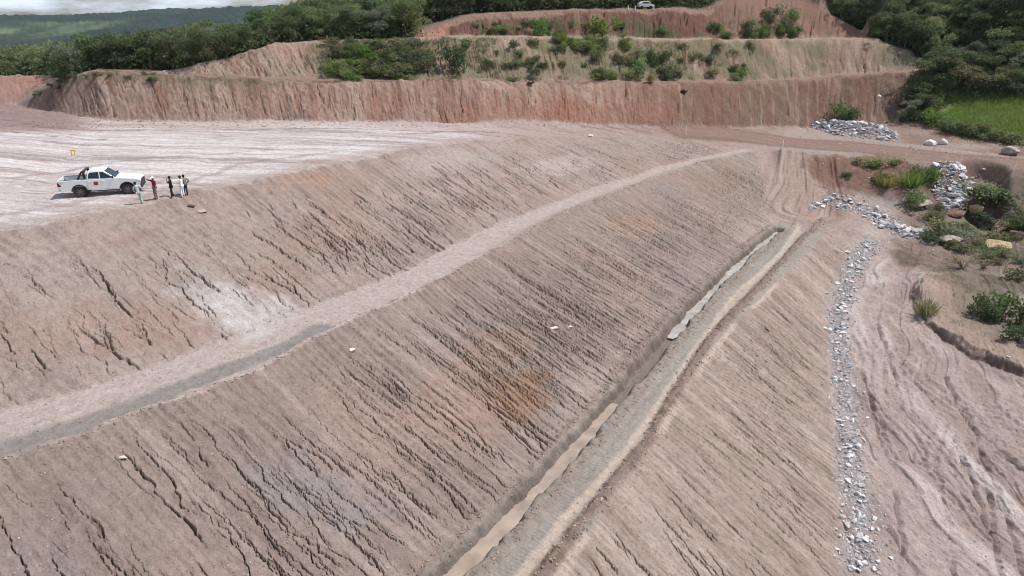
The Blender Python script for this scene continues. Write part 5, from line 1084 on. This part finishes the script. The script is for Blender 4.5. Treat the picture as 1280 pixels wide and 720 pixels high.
p = hit(1258, 446); bm = bmesh.new(); tube(bm, [(0,0,0),(0,0,.02),(0,0,.22),(0,0,.27),(0,0,.31)], [.05,.055,.055,.022,.022], 10); ob = part('bottle', bm, M_PEG, None); ob.location = (p.x, p.y, p.z+.06); ob.rotation_euler = (1.5, .1, .4); tag(ob, 'white bottle lying on the terrace above the cut edge', 'bottle')
# distant vehicle on the pad above the red bank
p = hit(806, 11.5); v_ = mkobj('parked_vehicle', None, None, p, math.radians(8)); tag(v_, 'tiny white vehicle parked on the pad above the red bank', 'vehicle')
bm = bmesh.new(); prism(bm, [(-1.2,.35),(1.25,.35),(1.3,.7),(.8,.85),(.4,1.25),(-.7,1.25),(-1.2,.9)], -.65, .65); part('body', bm, M_WHITE, v_, .06)
for s in (-1, 1):
    bm = bmesh.new(); prism(bm, [(-.65,.9),(.6,.88),(.33,1.16),(-.6,1.16)], s*.651, s*.658); part('window', bm, M_GLASS, v_)
    for cx in (-.75, .8): bm = bmesh.new(); prism(bm, [(cx+.28*math.cos(k*math.pi/8), .28+.28*math.sin(k*math.pi/8)) for k in range(16)], s*.5, s*.67); part('wheel', bm, M_TYRE, v_)
# ------------------------------------------------------------------ camera, sun, sky
cam = bpy.data.cameras.new('camera'); co = bpy.data.objects.new('camera', cam); COL.objects.link(co)
co.location = (0, 0, CAMZ); co.rotation_euler = (math.radians(90)-PITCH, 0, 0); cam.sensor_width = 36; cam.lens = 36*F/1280; cam.clip_end = 6000; cam.clip_start = .5
SC.camera = co
SUNV = Vector((.96, .17, 0)).normalized(); EL = math.radians(60)
sd = Vector((SUNV.x*math.cos(EL), SUNV.y*math.cos(EL), math.sin(EL)))
su = bpy.data.lights.new('sun', 'SUN'); su.energy = 4.5; su.angle = math.radians(.6); su.color = (1, .965, .92)
so = bpy.data.objects.new('sun', su); so.rotation_euler = sd.to_track_quat('Z', 'Y').to_euler(); COL.objects.link(so)
wd_ = bpy.data.worlds.new('World'); SC.world = wd_; wd_.use_nodes = True; t = wd_.node_tree
bg = t.nodes['Background']; bg.inputs['Strength'].default_value = .075
sk = nd(t, 'ShaderNodeTexSky', sky_type='NISHITA', sun_disc=False); sk.sun_elevation = EL; sk.sun_rotation = math.atan2(SUNV.x, SUNV.y)
gm = nd(t, 'ShaderNodeTexCoord'); mp = nd(t, 'ShaderNodeMapping'); mp.inputs['Scale'].default_value = (3, 3, 14)
cn_ = nd(t, 'ShaderNodeTexNoise', i_Scale=1.6, i_Detail=7, i_Roughness=.6); t.links.new(gm.outputs['Generated'], mp.inputs['Vector']); t.links.new(mp.outputs[0], cn_.inputs['Vector'])
rp = nd(t, 'ShaderNodeMapRange'); rp.inputs[1].default_value = .44; rp.inputs[2].default_value = .6; t.links.new(cn_.outputs['Fac'], rp.inputs[0])
mx = nd(t, 'ShaderNodeMix', data_type='RGBA'); t.links.new(rp.outputs[0], mx.inputs['Factor']); t.links.new(sk.outputs[0], mx.inputs['A']); mx.inputs['B'].default_value = (10.6, 11.9, 13.8, 1)
t.links.new(mx.outputs['Result'], bg.inputs['Color'])
vs_ = SC.view_settings; vs_.view_transform = 'Standard'; vs_.look = 'None'; vs_.exposure = 0.19; vs_.gamma = 1; vs_.use_curve_mapping = False
SC.cycles.use_denoising = True

# ------------------------------------------------------------------ the air
bm = bmesh.new(); bmesh.ops.create_cube(bm, size=1); hz = bpy.data.meshes.new('haze'); bm.to_mesh(hz); bm.free(); ho = mkobj('haze', hz, None, (0, 0, 0)); zl, zh = float(Z.min())-1, float(max(Z.max()+12, CAMZ+2)); ho.scale = (6600, 6600, zh-zl); ho.location = (0, 0, (zl+zh)/2)
m = bpy.data.materials.new('haze_air'); m.use_nodes = True; t = m.node_tree; t.nodes.remove(t.nodes['Principled BSDF']); pv = t.nodes.new('ShaderNodeVolumePrincipled'); pv.inputs['Color'].default_value = (.86, .92, 1, 1); pv.inputs['Density'].default_value = .00004; pv.inputs['Anisotropy'].default_value = .2
t.links.new(pv.outputs[0], t.nodes['Material Output'].inputs['Volume']); hz.materials.append(m); ho['kind'] = 'stuff'; ho['label'] = 'thin pale haze between the site and the far ridge'
SC.cycles.filter_width = 1.05
